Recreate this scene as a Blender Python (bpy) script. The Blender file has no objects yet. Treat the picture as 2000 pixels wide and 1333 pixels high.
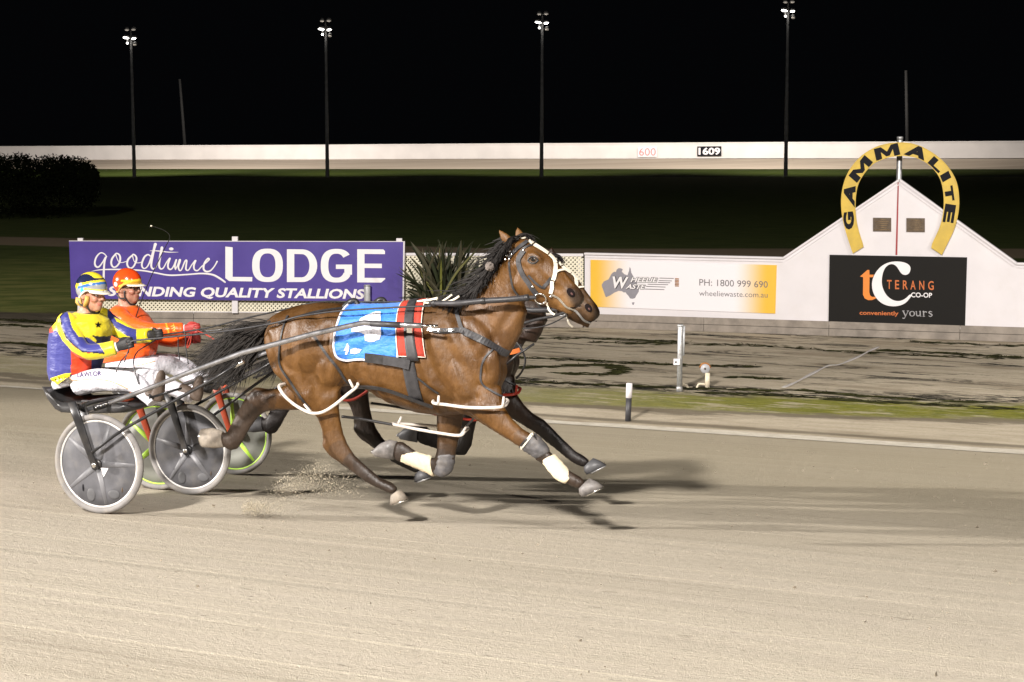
import bpy, bmesh, math, random
import numpy as np
from mathutils import Vector, Matrix
from mathutils.bvhtree import BVHTree
random.seed(7); rng = np.random.default_rng(7)
scene = bpy.context.scene
COL = scene.collection

# ------------------------------------------------------------------ camera
IMW, IMH = 2000.0, 1333.0
FPX, HC, YH = 3500.0, 2.6, 290.0
PITCH = math.atan((IMH/2-YH)/FPX)
cam_data = bpy.data.cameras.new("camera"); cam = bpy.data.objects.new("camera", cam_data); COL.objects.link(cam)
cam.location = (0, 0, HC); cam.rotation_euler = (math.pi/2-PITCH, 0, 0)
cam_data.sensor_width = 36.0; cam_data.lens = 36.0*FPX/IMW
cam_data.clip_start = 0.1; cam_data.clip_end = 5000
scene.camera = cam

# ------------------------------------------------------------------ night sky, floodlights, exposure
world = bpy.data.worlds.new("World"); scene.world = world; world.use_nodes = True
bg = world.node_tree.nodes["Background"]
bg.inputs[0].default_value = (0.55, 0.6, 0.75, 1); bg.inputs[1].default_value = 0.0022
scene.view_settings.view_transform = 'Standard'; scene.view_settings.look = 'None'
scene.view_settings.exposure = 0.0; scene.view_settings.gamma = 1.0
scene.render.engine = 'CYCLES'
scene.cycles.use_denoising = True
scene.cycles.max_bounces = 6

def spot(name, loc, target, power, size_deg, blend, radius, color, parent=None):
    d = bpy.data.lights.new(name, 'SPOT'); d.energy = power; d.spot_size = math.radians(size_deg)
    d.spot_blend = blend; d.shadow_soft_size = radius; d.color = color
    o = bpy.data.objects.new(name, d); COL.objects.link(o)
    o.location = loc
    o.rotation_euler = (Vector(target)-Vector(loc)).to_track_quat('-Z', 'Y').to_euler()
    return o
WARM = (1.0, 0.94, 0.88)
# near-side floodlights outside the picture, followed by added fill and board spots
spot("floodlight_grandstand", (-11, -17, 19.0), (-1, 22, 0), 114000, 95, 0.45, 1.1, WARM)
spot("floodlight_home_turn", (-84, 9.0, 19.5), (2, 10.5, 0), 480000, 21, 0.35, 0.9, WARM)
spot("added_fill_spot", (15, -20, 19.0), (0, 18, 0), 24000, 80, 0.5, 1.0, WARM)  # added weak fill that lifts the shadows, no known lamp
spot("added_board_spot", (27, 3, 19.0), (3, 32, 0), 21000, 46, 0.5, 0.25, WARM)  # added to brighten the boards, cone kept narrow to spare the horses

# ------------------------------------------------------------------ photo geometry -> world
_f = np.array([0, math.cos(PITCH), -math.sin(PITCH)]); _u = np.array([0, math.sin(PITCH), math.cos(PITCH)])
_r = np.array([1.0, 0, 0]); EYE = np.array([0, 0, HC])
TH = math.radians(19.0)
T = np.array([math.cos(TH), -math.sin(TH), 0]); N = np.array([math.sin(TH), math.cos(TH), 0]); Z = np.array([0, 0, 1.0])
BANK = 0.08; V0 = 10.97; VM = V0+0.62; ZI = -0.8125
def ray(x, y): return _r*(x-IMW/2)/FPX + _u*(IMH/2-y)/FPX + _f
def onplane(x, y, p0, n):
    d = ray(x, y); n = np.asarray(n, float); return EYE + d*(((np.asarray(p0)-EYE)@n)/(d@n))
def X(x, y, dv=0.0, vm=None):
    return onplane(x, y, N*((VM if vm is None else vm)+dv), N)
def onz(x, y, z=ZI): return onplane(x, y, (0, 0, z), Z)
def atdepth(x, y, d): r = ray(x, y); return EYE + r*(d/r[1])
def photo(P):
    q = np.asarray(P)-EYE; zz = q@_f
    return np.stack([IMW/2+FPX*(q@_r)/zz, IMH/2-FPX*(q@_u)/zz], -1)
def uvz(u, v, z): return T*u+N*v+Z*z
def banked(x, y):
    d = ray(x, y); a = d[2]+BANK*(d@N); return EYE + d*((-HC-BANK*(EYE@N-V0))/a)

# ------------------------------------------------------------------ objects
ORG = {}
def thing(name, label, cat, loc, group=None):
    o = bpy.data.objects.new(name, None); COL.objects.link(o); o.empty_display_size = 0.1
    o.location = tuple(loc); ORG[o.name] = np.asarray(loc, float)
    o['label'] = label; o['category'] = cat
    if group: o['group'] = group
    return o
def tag(o, label, cat, group=None):
    o['label'] = label; o['category'] = cat
    if group: o['group'] = group
    return o
def link(name, me, parent=None, label=None):
    o = bpy.data.objects.new(name, me); COL.objects.link(o)
    if parent is not None:
        o.parent = parent
        off = ORG[parent.name]
        ORG[o.name] = off
        n = len(me.vertices); a = np.empty(n*3); me.vertices.foreach_get('co', a)
        me.vertices.foreach_set('co', (a.reshape(-1, 3)-off).ravel()); me.update()
    if label: o['label'] = label
    return o
def mesh(name, V, F, mat, smooth=True):
    me = bpy.data.meshes.new(name)
    me.from_pydata([tuple(map(float, v)) for v in V], [], [tuple(int(i) for i in f) for f in F]); me.validate(); me.update()
    if mat is not None:
        for m in (mat if isinstance(mat, (list, tuple)) else [mat]): me.materials.append(m)
    if smooth: me.polygons.foreach_set('use_smooth', [True]*len(me.polygons))
    return me
def fix_normals(me):
    bm = bmesh.new(); bm.from_mesh(me); bmesh.ops.recalc_face_normals(bm, faces=bm.faces); bm.to_mesh(me); bm.free(); me.update()
class MB:
    def __init__(s): s.V = []; s.F = []; s.M = []
    def add(s, V, F, m=0):
        o = len(s.V); s.V += [np.asarray(v, float) for v in V]; s.F += [tuple(i+o for i in f) for f in F]; s.M += [m]*len(F); return s
    def mesh(s, name, mat, smooth=True, normals=True):
        me = mesh(name, s.V, s.F, mat, smooth)
        if len(me.polygons) == len(s.M): me.polygons.foreach_set('material_index', s.M)
        if normals: fix_normals(me)
        return me
    def obj(s, name, mat, parent=None, smooth=True, label=None, normals=True):
        return link(name, s.mesh(name, mat, smooth, normals), parent, label)
def struct(o, kind='structure'): o['kind'] = kind; return o

def nrm(v): v = np.asarray(v, float); return v/(np.linalg.norm(v)+1e-12)
def catmull(P, n=6, closed=False):
    P = [np.asarray(p, float) for p in P]; out = []; m = len(P)
    rngi = range(m if closed else m-1)
    for i in rngi:
        if closed: p0, p1, p2, p3 = P[i-1], P[i], P[(i+1) % m], P[(i+2) % m]
        else: p0, p1, p2, p3 = P[max(i-1, 0)], P[i], P[i+1], P[min(i+2, m-1)]
        for k in range(n):
            t = k/n
            out.append(0.5*((2*p1)+(-p0+p2)*t+(2*p0-5*p1+4*p2-p3)*t*t+(-p0+3*p1-3*p2+p3)*t**3))
    if not closed: out.append(P[-1])
    return out
def lin(P, step):
    out = []
    for a, b in zip(P[:-1], P[1:]):
        a, b = np.asarray(a, float), np.asarray(b, float)
        n = max(1, int(np.linalg.norm(b-a)/step))
        out += [a+(b-a)*i/n for i in range(n)]
    return out+[np.asarray(P[-1], float)]
def rings_loft(R, k=20, exp=2.0, caps=True, cap_len=None):
    """R: list of (centre, e1, e2); closed loft of superellipses."""
    V = []; F = []
    for c, e1, e2 in R:
        for j in range(k):
            a = 2*math.pi*j/k; ca, sa = math.cos(a), math.sin(a)
            x = math.copysign(abs(ca)**(2/exp), ca); y = math.copysign(abs(sa)**(2/exp), sa)
            V.append(np.asarray(c)+np.asarray(e1)*x+np.asarray(e2)*y)
    for i in range(len(R)-1):
        for j in range(k):
            F.append((i*k+j, i*k+(j+1) % k, (i+1)*k+(j+1) % k, (i+1)*k+j))
    if caps:
        for i, s in ((0, 1), (len(R)-1, -1)):
            V.append(np.asarray(R[i][0], float)); ci = len(V)-1
            for j in range(k):
                F.append((ci, i*k+(j+1) % k, i*k+j) if s == 1 else (ci, i*k+j, i*k+(j+1) % k))
    return V, F
def frames(P, up=None):
    P = [np.asarray(p, float) for p in P]; out = []
    t0 = nrm(P[1]-P[0]); a = np.array([0, 0, 1.0]) if up is None else np.asarray(up, float)
    if abs(t0@a) > 0.95: a = np.array([1.0, 0, 0])
    n = nrm(a-t0*(a@t0))
    for i in range(len(P)):
        t = nrm(P[min(i+1, len(P)-1)]-P[max(i-1, 0)])
        n = nrm(n-t*(n@t)); out.append((t, n, np.cross(t, n)))
    return out
def tube(P, r, k=8, up=None, flat=1.0, caps=True):
    fr = frames(P, up); n = len(P)
    rr = r if hasattr(r, '__len__') else [r]*n
    return rings_loft([(P[i], fr[i][1]*rr[i]*flat, fr[i][2]*rr[i]) for i in range(n)], k, 2.0, caps)
def ribbon(P, Nn, w, th):
    """flat strap lying on a surface: points, outward normals, width, thickness"""
    V = []; F = []; n = len(P)
    ww = w if hasattr(w, '__len__') else [w]*n
    for i in range(n):
        t = nrm(P[min(i+1, n-1)]-P[max(i-1, 0)]); s = nrm(np.cross(t, Nn[i])); m = nrm(np.cross(s, t))
        for a, b in ((-1, -.5), (1, -.5), (1, .5), (-1, .5)): V.append(P[i]+s*ww[i]*.5*a+m*th*b)
    for i in range(n-1):
        for j in range(4): F.append((i*4+j, i*4+(j+1) % 4, i*4+4+(j+1) % 4, i*4+4+j))
    F += [(0, 3, 2, 1), (n*4-4, n*4-3, n*4-2, n*4-1)]
    return V, F
def ellipsoid(c, a, b, d, nu=16, nv=10):
    c, a, b, d = [np.asarray(q, float) for q in (c, a, b, d)]
    V = [c+d]; F = []
    for i in range(1, nv):
        ph = math.pi*i/nv
        for j in range(nu):
            t = 2*math.pi*j/nu; V.append(c+d*math.cos(ph)+(a*math.cos(t)+b*math.sin(t))*math.sin(ph))
    V.append(c-d); last = len(V)-1
    for j in range(nu): F.append((0, 1+j, 1+(j+1) % nu))
    for i in range(nv-2):
        for j in range(nu):
            p = 1+i*nu; F.append((p+j, p+nu+j, p+nu+(j+1) % nu, p+(j+1) % nu))
    p = 1+(nv-2)*nu
    for j in range(nu): F.append((p+j, last, p+(j+1) % nu))
    return V, F
def box8(c, ex, ey, ez):
    c, ex, ey, ez = [np.asarray(q, float) for q in (c, ex, ey, ez)]
    V = [c+ex*a+ey*b+ez*d for a in (-1, 1) for b in (-1, 1) for d in (-1, 1)]
    return V, [(0, 1, 3, 2), (4, 6, 7, 5), (0, 4, 5, 1), (2, 3, 7, 6), (0, 2, 6, 4), (1, 5, 7, 3)]
def prism(P, nvec, th):
    """closed polygon P (3-D points) pushed back by th along nvec"""
    P = [np.asarray(p, float) for p in P]; n = len(P); d = np.asarray(nvec, float)*th
    V = P+[p+d for p in P]
    F = [tuple(range(n)), tuple(range(2*n-1, n-1, -1))]+[(i, n+i, n+(i+1) % n, (i+1) % n) for i in range(n)]
    return V, F
def lathe(c, axis, prof, k=24, ref=None):
    """prof: list of (distance along axis, radius)"""
    axis = nrm(axis); a = np.array([0, 0, 1.0]) if ref is None else np.asarray(ref, float)
    if abs(axis@a) > .95: a = np.array([1.0, 0, 0])
    e1 = nrm(a-axis*(a@axis)); e2 = np.cross(axis, e1)
    return rings_loft([(np.asarray(c)+axis*h, e1*max(r, 1e-4), e2*max(r, 1e-4)) for h, r in prof], k)
def torus(c, axis, R, r, k=48, m=10):
    axis = nrm(axis); a = np.array([0, 0, 1.0])
    if abs(axis@a) > .95: a = np.array([1.0, 0, 0])
    e1 = nrm(a-axis*(a@axis)); e2 = np.cross(axis, e1); V = []; F = []
    for i in range(k):
        t = 2*math.pi*i/k; rad = e1*math.cos(t)+e2*math.sin(t)
        for j in range(m):
            s = 2*math.pi*j/m; V.append(np.asarray(c)+rad*(R+r*math.cos(s))+axis*r*math.sin(s))
    for i in range(k):
        for j in range(m): F.append((i*m+j, ((i+1) % k)*m+j, ((i+1) % k)*m+(j+1) % m, i*m+(j+1) % m))
    return V, F
def fuse(name, mb, voxel, smooth_it, mat, smooth_f=0.5):
    """one continuous skin from overlapping closed lofts"""
    me = mb.mesh(name+"_src", None); o = bpy.data.objects.new(name+"_src", me); COL.objects.link(o)
    m = o.modifiers.new("r", 'REMESH'); m.mode = 'VOXEL'; m.voxel_size = voxel; m.use_smooth_shade = True
    if smooth_it:
        s = o.modifiers.new("s", 'SMOOTH'); s.factor = smooth_f; s.iterations = smooth_it
    dg = bpy.context.evaluated_depsgraph_get(); dg.update()
    out = bpy.data.meshes.new_from_object(o.evaluated_get(dg), depsgraph=dg)
    bpy.data.objects.remove(o); bpy.data.meshes.remove(me)
    out.name = name; out.materials.clear(); out.materials.append(mat)
    out.polygons.foreach_set('use_smooth', [True]*len(out.polygons))
    return out
def coords(me):
    a = np.empty(len(me.vertices)*3); me.vertices.foreach_get('co', a); return a.reshape(-1, 3)
def paint(me, rgb, name='col'):
    at = me.color_attributes.new(name, 'FLOAT_COLOR', 'POINT')
    c = np.ones((len(me.vertices), 4)); c[:, :3] = rgb; at.data.foreach_set('color', c.ravel())
def bvh(me):
    return BVHTree.FromPolygons([v.co.copy() for v in me.vertices], [tuple(p.vertices) for p in me.polygons])
def inpoly(P, poly):
    x, y = P[:, 0], P[:, 1]; r = np.zeros(len(P), bool); n = len(poly)
    for i in range(n):
        (x1, y1), (x2, y2) = poly[i], poly[(i+1) % n]
        c = ((y1 > y) != (y2 > y)); r ^= c & (x < (x2-x1)*(y-y1)/((y2-y1) if y2 != y1 else 1e-9)+x1)
    return r

# ------------------------------------------------------------------ materials
class NT:
    def __init__(s, m): s.t = m.node_tree; s.n = s.t.nodes; s.l = s.t.links
    def node(s, t, **kw):
        n = s.n.new(t)
        for k, v in kw.items():
            if k in ('op', 'operation'): n.operation = v
            elif k == 'blend': n.blend_type = v
            else: setattr(n, k, v)
        return n
    def put(s, sock, v):
        if hasattr(v, 'node') and hasattr(v, 'links'): s.l.new(v, sock)
        else:
            if hasattr(sock.default_value, '__len__') and hasattr(v, '__len__') and len(v) == 3 and len(sock.default_value) == 4: v = (*v, 1)
            sock.default_value = v
    def math(s, op, a, b=0.0, c=0.0, clamp=False):
        n = s.node('ShaderNodeMath', op=op); n.use_clamp = clamp
        s.put(n.inputs[0], a); s.put(n.inputs[1], b); s.put(n.inputs[2], c); return n.outputs[0]
    def mix(s, f, a, b, blend='MIX'):
        n = s.node('ShaderNodeMix', data_type='RGBA'); n.blend_type = blend
        s.put(n.inputs[0], f); s.put(n.inputs[6], a); s.put(n.inputs[7], b); return n.outputs[2]
    def noise(s, vec, scale, detail=4, rough=0.55, sc=None, dist=0.0):
        n = s.node('ShaderNodeTexNoise'); n.inputs['Distortion'].default_value = dist; n.inputs['Scale'].default_value = scale
        n.inputs['Detail'].default_value = detail; n.inputs['Roughness'].default_value = rough
        if sc is not None:
            m = s.node('ShaderNodeMapping'); m.inputs['Scale'].default_value = sc; s.l.new(vec, m.inputs[0]); vec = m.outputs[0]
        s.l.new(vec, n.inputs['Vector']); return n.outputs[0]
    def ramp(s, f, lo, hi, a=0.0, b=1.0):
        n = s.node('ShaderNodeMapRange'); n.interpolation_type = 'SMOOTHSTEP'
        s.put(n.inputs[0], f); s.put(n.inputs[1], lo); s.put(n.inputs[2], hi); n.inputs[3].default_value = a; n.inputs[4].default_value = b
        return n.outputs[0]
    def band(s, x, lo, hi, soft):
        return s.math('MULTIPLY', s.ramp(x, lo-soft, lo+soft), s.ramp(x, hi-soft, hi+soft, 1.0, 0.0))
    def bump(s, h, dist, strength=1.0, base=None):
        n = s.node('ShaderNodeBump'); n.inputs['Strength'].default_value = strength; n.inputs['Distance'].default_value = dist
        s.l.new(h, n.inputs['Height'])
        if base is not None: s.l.new(base, n.inputs['Normal'])
        return n.outputs[0]
def material(name):
    m = bpy.data.materials.new(name); m.use_nodes = True; t = NT(m)
    b = t.n['Principled BSDF']; return m, t, b
def pbr(name, col, rough=0.5, metal=0.0, var=0.12, nscale=8.0, bump=0.0, bscale=60.0, coat=0.0, spec=0.5, dirt=None, dirt_amt=0.0, sheen=0.0):
    m, t, b = material(name)
    tc = t.node('ShaderNodeTexCoord').outputs['Object']
    n1 = t.noise(tc, nscale, 5)
    c = t.mix(t.ramp(n1, 0.3, 0.7), tuple(x*(1-var) for x in col), tuple(min(1, x*(1+var)) for x in col))
    if dirt is not None:
        n2 = t.noise(tc, nscale*0.6+1.3, 7, 0.65); c = t.mix(t.math('MULTIPLY', t.ramp(n2, 0.45, 0.75), dirt_amt), c, dirt)
    t.l.new(c, b.inputs['Base Color'])
    b.inputs['Metallic'].default_value = metal; b.inputs['Specular IOR Level'].default_value = spec
    t.put(b.inputs['Roughness'], t.ramp(n1, 0.2, 0.8, max(0.03, rough-0.08), min(1, rough+0.08)))
    b.inputs['Coat Weight'].default_value = coat; b.inputs['Sheen Weight'].default_value = sheen
    if bump: t.l.new(t.bump(t.noise(tc, bscale, 4), bump), b.inputs['Normal'])
    return m
def painted(name, rough=0.5, bump=0.0, bscale=40, coat=0.0, spec=0.4, sheen=0.0, wr=None):
    m, t, b = material(name)
    a = t.node('ShaderNodeAttribute'); a.attribute_name = 'col'
    tc = t.node('ShaderNodeTexCoord').outputs['Object']
    n1 = t.noise(tc, 14, 4)
    t.l.new(t.mix(1.0, a.outputs['Color'], t.mix(n1, (0.86,)*3, (1.0,)*3), 'MULTIPLY'), b.inputs['Base Color'])
    b.inputs['Roughness'].default_value = rough; b.inputs['Coat Weight'].default_value = coat; b.inputs['Specular IOR Level'].default_value = spec
    b.inputs['Sheen Weight'].default_value = sheen
    nb = None
    if wr:   # cloth folds
        nb = t.bump(t.noise(tc, wr[0], 3, 0.5, (1, 1, 2.2)), wr[1])
    if bump: nb = t.bump(t.noise(tc, bscale, 4), bump, 1.0, nb)
    if nb is not None: t.l.new(nb, b.inputs['Normal'])
    return m
def emit(name, col, s):
    m, t, b = material(name)
    b.inputs['Base Color'].default_value = (*col, 1); b.inputs['Emission Color'].default_value = (*col, 1); b.inputs['Emission Strength'].default_value = s
    return m
M = dict(
    white=pbr('white_paint', (0.70, 0.67, 0.69), 0.5, var=0.035, nscale=1.2, spec=.25, dirt=(0.52, 0.47, 0.42), dirt_amt=.16),
    white_fence=pbr('white_fence_paint', (0.66, 0.63, 0.60), 0.5, var=0.05, nscale=0.4),
    cream=pbr('cream_lattice_paint', (0.74, 0.69, 0.54), 0.5, var=0.06),
    far_pole=pbr('dim_far_pole', (0.035, 0.034, 0.032), 0.8),
    grey_post=pbr('grey_painted_steel', (0.50, 0.51, 0.52), 0.45, 0.2, 0.12, 12),
    galv=pbr('galvanised_steel', (0.42, 0.42, 0.42), 0.42, 0.55, 0.2, 25),
    pole=pbr('dull_grey_pole', (0.17, 0.17, 0.17), 0.6, 0.0, 0.2, 3),
    dark_wood=pbr('dark_weathered_wood', (0.10, 0.085, 0.07), 0.8, 0, .2, 3),
    timber=pbr('weathered_timber', (0.27, 0.235, 0.20), 0.8, 0, 0.22, 3.0, 0.004, 30, dirt=(0.13, 0.11, 0.09), dirt_amt=0.5),
    black=pbr('black_vinyl', (0.012, 0.011, 0.010), 0.6, var=0.1, spec=.12),
    letter_white=pbr('white_lettering', (0.80, 0.77, 0.78), 0.5, var=0.02),
    purple=pbr('purple_sign_vinyl', (0.058, 0.032, 0.255), 0.42, var=0.08, nscale=1.2),
    yellow_shoe=pbr('yellow_paint', (0.58, 0.40, 0.05), 0.5, var=0.10, nscale=5, dirt=(0.4, 0.28, 0.07), dirt_amt=0.25),
    letter_black=pbr('black_lettering', (0.010, 0.010, 0.013), 0.6, var=0.15, spec=.1),
    red_line=pbr('red_paint', (0.30, 0.02, 0.025), 0.5),
    plaque=pbr('bronze_plaque', (0.085, 0.058, 0.035), 0.45, 0.3, 0.2, 20),
    plaque_text=pbr('plaque_lettering', (0.30, 0.20, 0.09), 0.4, 0.5),
    orange=pbr('orange_lettering', (0.75, 0.22, 0.02), 0.5, var=0.05),
    orange2=pbr('dull_orange_lettering', (0.55, 0.13, 0.02), 0.5, var=0.05),
    grey_letter=pbr('grey_lettering', (0.33, 0.32, 0.33), 0.5),
    dark_letter=pbr('dark_grey_lettering', (0.14, 0.13, 0.14), 0.5),
    map_grey=pbr('grey_map_print', (0.25, 0.24, 0.27), 0.5, var=0.05),
    red_letter=pbr('faded_red_lettering', (0.70, 0.25, 0.25), 0.5),
    leather=pbr('black_harness_leather', (0.025, 0.024, 0.025), 0.38, var=0.2, nscale=20),
    leather_grey=pbr('grey_black_webbing', (0.033, 0.032, 0.035), 0.5, var=0.2, nscale=25),
    hobble=pbr('white_plastic_hobble', (0.64, 0.585, 0.53), 0.45, var=0.06, nscale=20, dirt=(0.45, 0.38, 0.28), dirt_amt=0.25),
    white_strap=pbr('white_strap', (0.74, 0.68, 0.56), 0.45, var=0.06, nscale=20),
    red_hobble=pbr('red_strap', (0.35, 0.03, 0.015), 0.4, var=0.1),
    chrome=pbr('chrome', (0.75, 0.74, 0.72), 0.2, 1.0, 0.05),
    shaft=pbr('brushed_metal_shaft', (0.40, 0.40, 0.42), 0.33, 0.9, 0.12, 10),
    black_metal=pbr('black_painted_metal', (0.022, 0.022, 0.024), 0.35, 0.3, 0.2, 10, dirt=(0.14, 0.12, 0.1), dirt_amt=0.3),
    red_metal=pbr('red_painted_metal', (0.52, 0.07, 0.02), 0.4, 0.0, 0.1, 10),
    seat=pbr('black_seat_vinyl', (0.035, 0.034, 0.035), 0.38, 0, 0.2, 12, dirt=(0.10, 0.09, 0.08), dirt_amt=0.4),
    tyre=pbr('dusty_tyre_rubber', (0.20, 0.19, 0.185), 0.8, 0, 0.15, 12, dirt=(0.32, 0.28, 0.22), dirt_amt=0.4),
    rim=pbr('pale_rim', (0.62, 0.60, 0.58), 0.35, 0.1, 0.06),
    rim_green=pbr('lime_green_rim', (0.52, 0.85, 0.10), 0.4, 0, 0.06),
    disc=pbr('grey_wheel_disc', (0.095, 0.095, 0.104), 0.6, 0.0, 0.2, 7, spec=.25, dirt=(0.17, 0.16, 0.15), dirt_amt=0.6),
    disc_rib=pbr('grey_wheel_rib', (0.135, 0.135, 0.145), 0.5, 0.0, 0.12, 7),
    disc_pale=pbr('pale_wheel_disc', (0.22, 0.225, 0.20), 0.5, 0, 0.08, 5),
    dark_patch=pbr('dark_grey_patch', (0.075, 0.075, 0.08), 0.5),
    bandage=pbr('cream_bandage', (0.74, 0.64, 0.46), 0.85, 0, 0.07, 30, 0.004, 70, dirt=(0.5, 0.4, 0.28), dirt_amt=0.4),
    boot_grey=pbr('grey_knee_boot', (0.075, 0.072, 0.075), 0.55, 0, 0.3, 18, dirt=(0.18, 0.155, 0.13), dirt_amt=0.4),
    hoof=pbr('grey_hoof', (0.13, 0.12, 0.115), 0.5, 0, 0.35, 18, dirt=(0.28, 0.25, 0.21), dirt_amt=0.4),
    hoof_pale=pbr('pale_sandy_hoof', (0.25, 0.215, 0.175), 0.7, 0, 0.25, 25, dirt=(0.2, 0.16, 0.12), dirt_amt=0.5),
    hair=pbr('black_horse_hair', (0.010, 0.008, 0.007), 0.62, 0, 0.4, 20, spec=.22),
    tail=pbr('dark_brown_horse_hair', (0.014, 0.011, 0.009), 0.62, 0, 0.4, 20, spec=.22),
    eye=pbr('dark_eye', (0.006, 0.005, 0.004), 0.06, spec=0.8),
    nostril=pbr('dark_nostril_skin', (0.008, 0.005, 0.005), 0.8, spec=.1),
    pink=pbr('pink_skin', (0.07, 0.026, 0.022), 0.7),
    cloth_white=pbr('white_cotton', (0.60, 0.59, 0.645), 0.8, 0, 0.03, 10, 0.03, 11, sheen=0.1),
    glove_black=pbr('black_glove', (0.018, 0.017, 0.018), 0.6, 0, 0.2, 20, 0.002, 60),
    glove_red=pbr('red_glove', (0.36, 0.035, 0.03), 0.6, 0, 0.2, 20, 0.002, 60),
    boot=pbr('brown_boot', (0.085, 0.06, 0.045), 0.6, 0, 0.2, 12, 0.003, 40),
    boot_black=pbr('black_boot', (0.02, 0.018, 0.017), 0.5, 0, 0.2, 12),
    gold=pbr('tan_gold_helmet_lining', (0.44, 0.27, 0.06), 0.6, 0, 0.1),
    cream_trim=pbr('cream_visor', (0.78, 0.72, 0.62), 0.4),
    lace=pbr('dark_purple_thread', (0.05, 0.035, 0.12), 0.7),
    redprint=pbr('faded_pink_print', (0.72, 0.42, 0.40), 0.7),
    orange_line=pbr('orange_piping', (0.50, 0.24, 0.07), 0.6),
    whip=pbr('dark_whip_cane', (0.015, 0.014, 0.012), 0.8, spec=.1),
    pale_tip=pbr('pale_whip_tip', (0.5, 0.47, 0.38), 0.6),
    pvc=pbr('cream_pvc_pipe', (0.68, 0.60, 0.45), 0.45, 0, 0.08, 15),
    lampgrey=pbr('grey_lamp_face', (0.36, 0.36, 0.38), 0.4, 0, 0.1, 30),
    rust=pbr('rusty_orange', (0.32, 0.13, 0.03), 0.7, 0, 0.25, 30),
    tape=pbr('pale_tape', (0.55, 0.52, 0.50), 0.5, 0, 0.15, 10),
    pad_red=pbr('red_saddle_pad', (0.38, 0.035, 0.018), 0.75, 0, 0.12, 18, 0.003, 50),
    lens=emit('lit_lamp_lens', (1.0, 0.95, 0.88), 9.0),
    lens_dim=emit('dim_lamp_lens', (1.0, 0.90, 0.78), .16),
)
# ================================================================== GROUND
def zline(u): return -BANK*(vline(u)-V0)
def vline(u): return 21.2-0.147*(np.clip(u, -28, 9)+7.33)
def wout(u): return float(np.clip(8.6+(u+21.6)*0.25, 8.0, 14.5))
def cshift(u): return 1.75+1.9*math.exp((min(u, 3.0)+1.2)/5.0)-2.2
def sheet(name, P, U, nu, nv, mat, U2=None):
    F = [(i*nv+j, (i+1)*nv+j, (i+1)*nv+j+1, i*nv+j+1) for i in range(nu-1) for j in range(nv-1)]
    me = mesh(name, P, F, mat)
    for nm, uvs in (('UVMap', U), ('Band', U2)):
        if uvs is None: continue
        l = me.uv_layers.new(name=nm)
        for p in me.polygons:
            for li in p.loop_indices: l.data[li].uv = uvs[me.loops[li].vertex_index]
    if me.polygons[0].normal.z < 0: me.flip_normals()
    return struct(link(name, me))
def uvnode(t, nm='UVMap'):
    n = t.node('ShaderNodeUVMap'); n.uv_map = nm; return n.outputs[0]
def sandmat():
    m, t, b = material('track_sand'); uv = uvnode(t)
    big = t.noise(uv, 1.0, 5, .6, (0.10, 0.9, 1)); st = t.noise(uv, 1.0, 5, .65, (0.35, 7.0, 1)); fine = t.noise(uv, 1.0, 6, .7, (16, 42, 1))
    grit = t.noise(uv, 95, 3, .7); line = t.noise(uv, 1.0, 3, .5, (0.05, 16.0, 1))
    c = t.mix(t.ramp(big, .3, .7), (0.435, 0.385, 0.31), (0.52, 0.465, 0.385))
    c = t.mix(t.math('MULTIPLY', t.ramp(st, .35, .75), .45), c, (0.56, 0.505, 0.40))
    c = t.mix(t.math('MULTIPLY', t.ramp(line, .57, .68), .75), c, (0.64, 0.585, 0.47))
    c = t.mix(t.math('MULTIPLY', t.ramp(fine, .42, .72), .38), c, (0.27, 0.235, 0.175))
    c = t.mix(t.math('MULTIPLY', t.ramp(grit, .58, .75), .45), c, (0.22, 0.19, 0.15))
    sp = t.node('ShaderNodeSeparateXYZ'); t.l.new(uv, sp.inputs[0])
    # damper strip of sand beside the inside line, floodlight falloff also painted in
    damp_falloff = t.ramp(t.math('ADD', sp.outputs[1], t.math('MULTIPLY', big, 2.4)), -9.5, -2.5)
    c = t.mix(t.math('MULTIPLY', damp_falloff, .58), c, (0.32, 0.272, 0.178))
    clod = t.ramp(t.noise(uv, 1.0, 2, .5, (3.2, 6.5, 1)), .69, .76)
    c = t.mix(t.math('MULTIPLY', clod, .55), c, (0.24, 0.21, 0.16))
    flk = t.math('MULTIPLY', t.ramp(t.noise(uv, 1.0, 4, .6, (9, 20, 1)), .63, .70), t.ramp(big, .42, .6)); c = t.mix(t.math('MULTIPLY', flk, .8), c, (0.20, 0.175, 0.14))
    rut = t.ramp(t.noise(uv, 1.0, 3, .5, (0.06, 5.0, 1)), .58, .66); c = t.mix(t.math('MULTIPLY', rut, .22), c, (0.25, 0.215, 0.165))
    t.l.new(c, b.inputs['Base Color']); b.inputs['Roughness'].default_value = .92; b.inputs['Specular IOR Level'].default_value = .15
    h = t.math('ADD', t.math('MULTIPLY', fine, .6), t.math('ADD', t.math('MULTIPLY', grit, .35), t.math('MULTIPLY', st, .5)))
    t.l.new(t.bump(h, 0.03, .8), b.inputs['Normal'])
    return m
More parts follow.
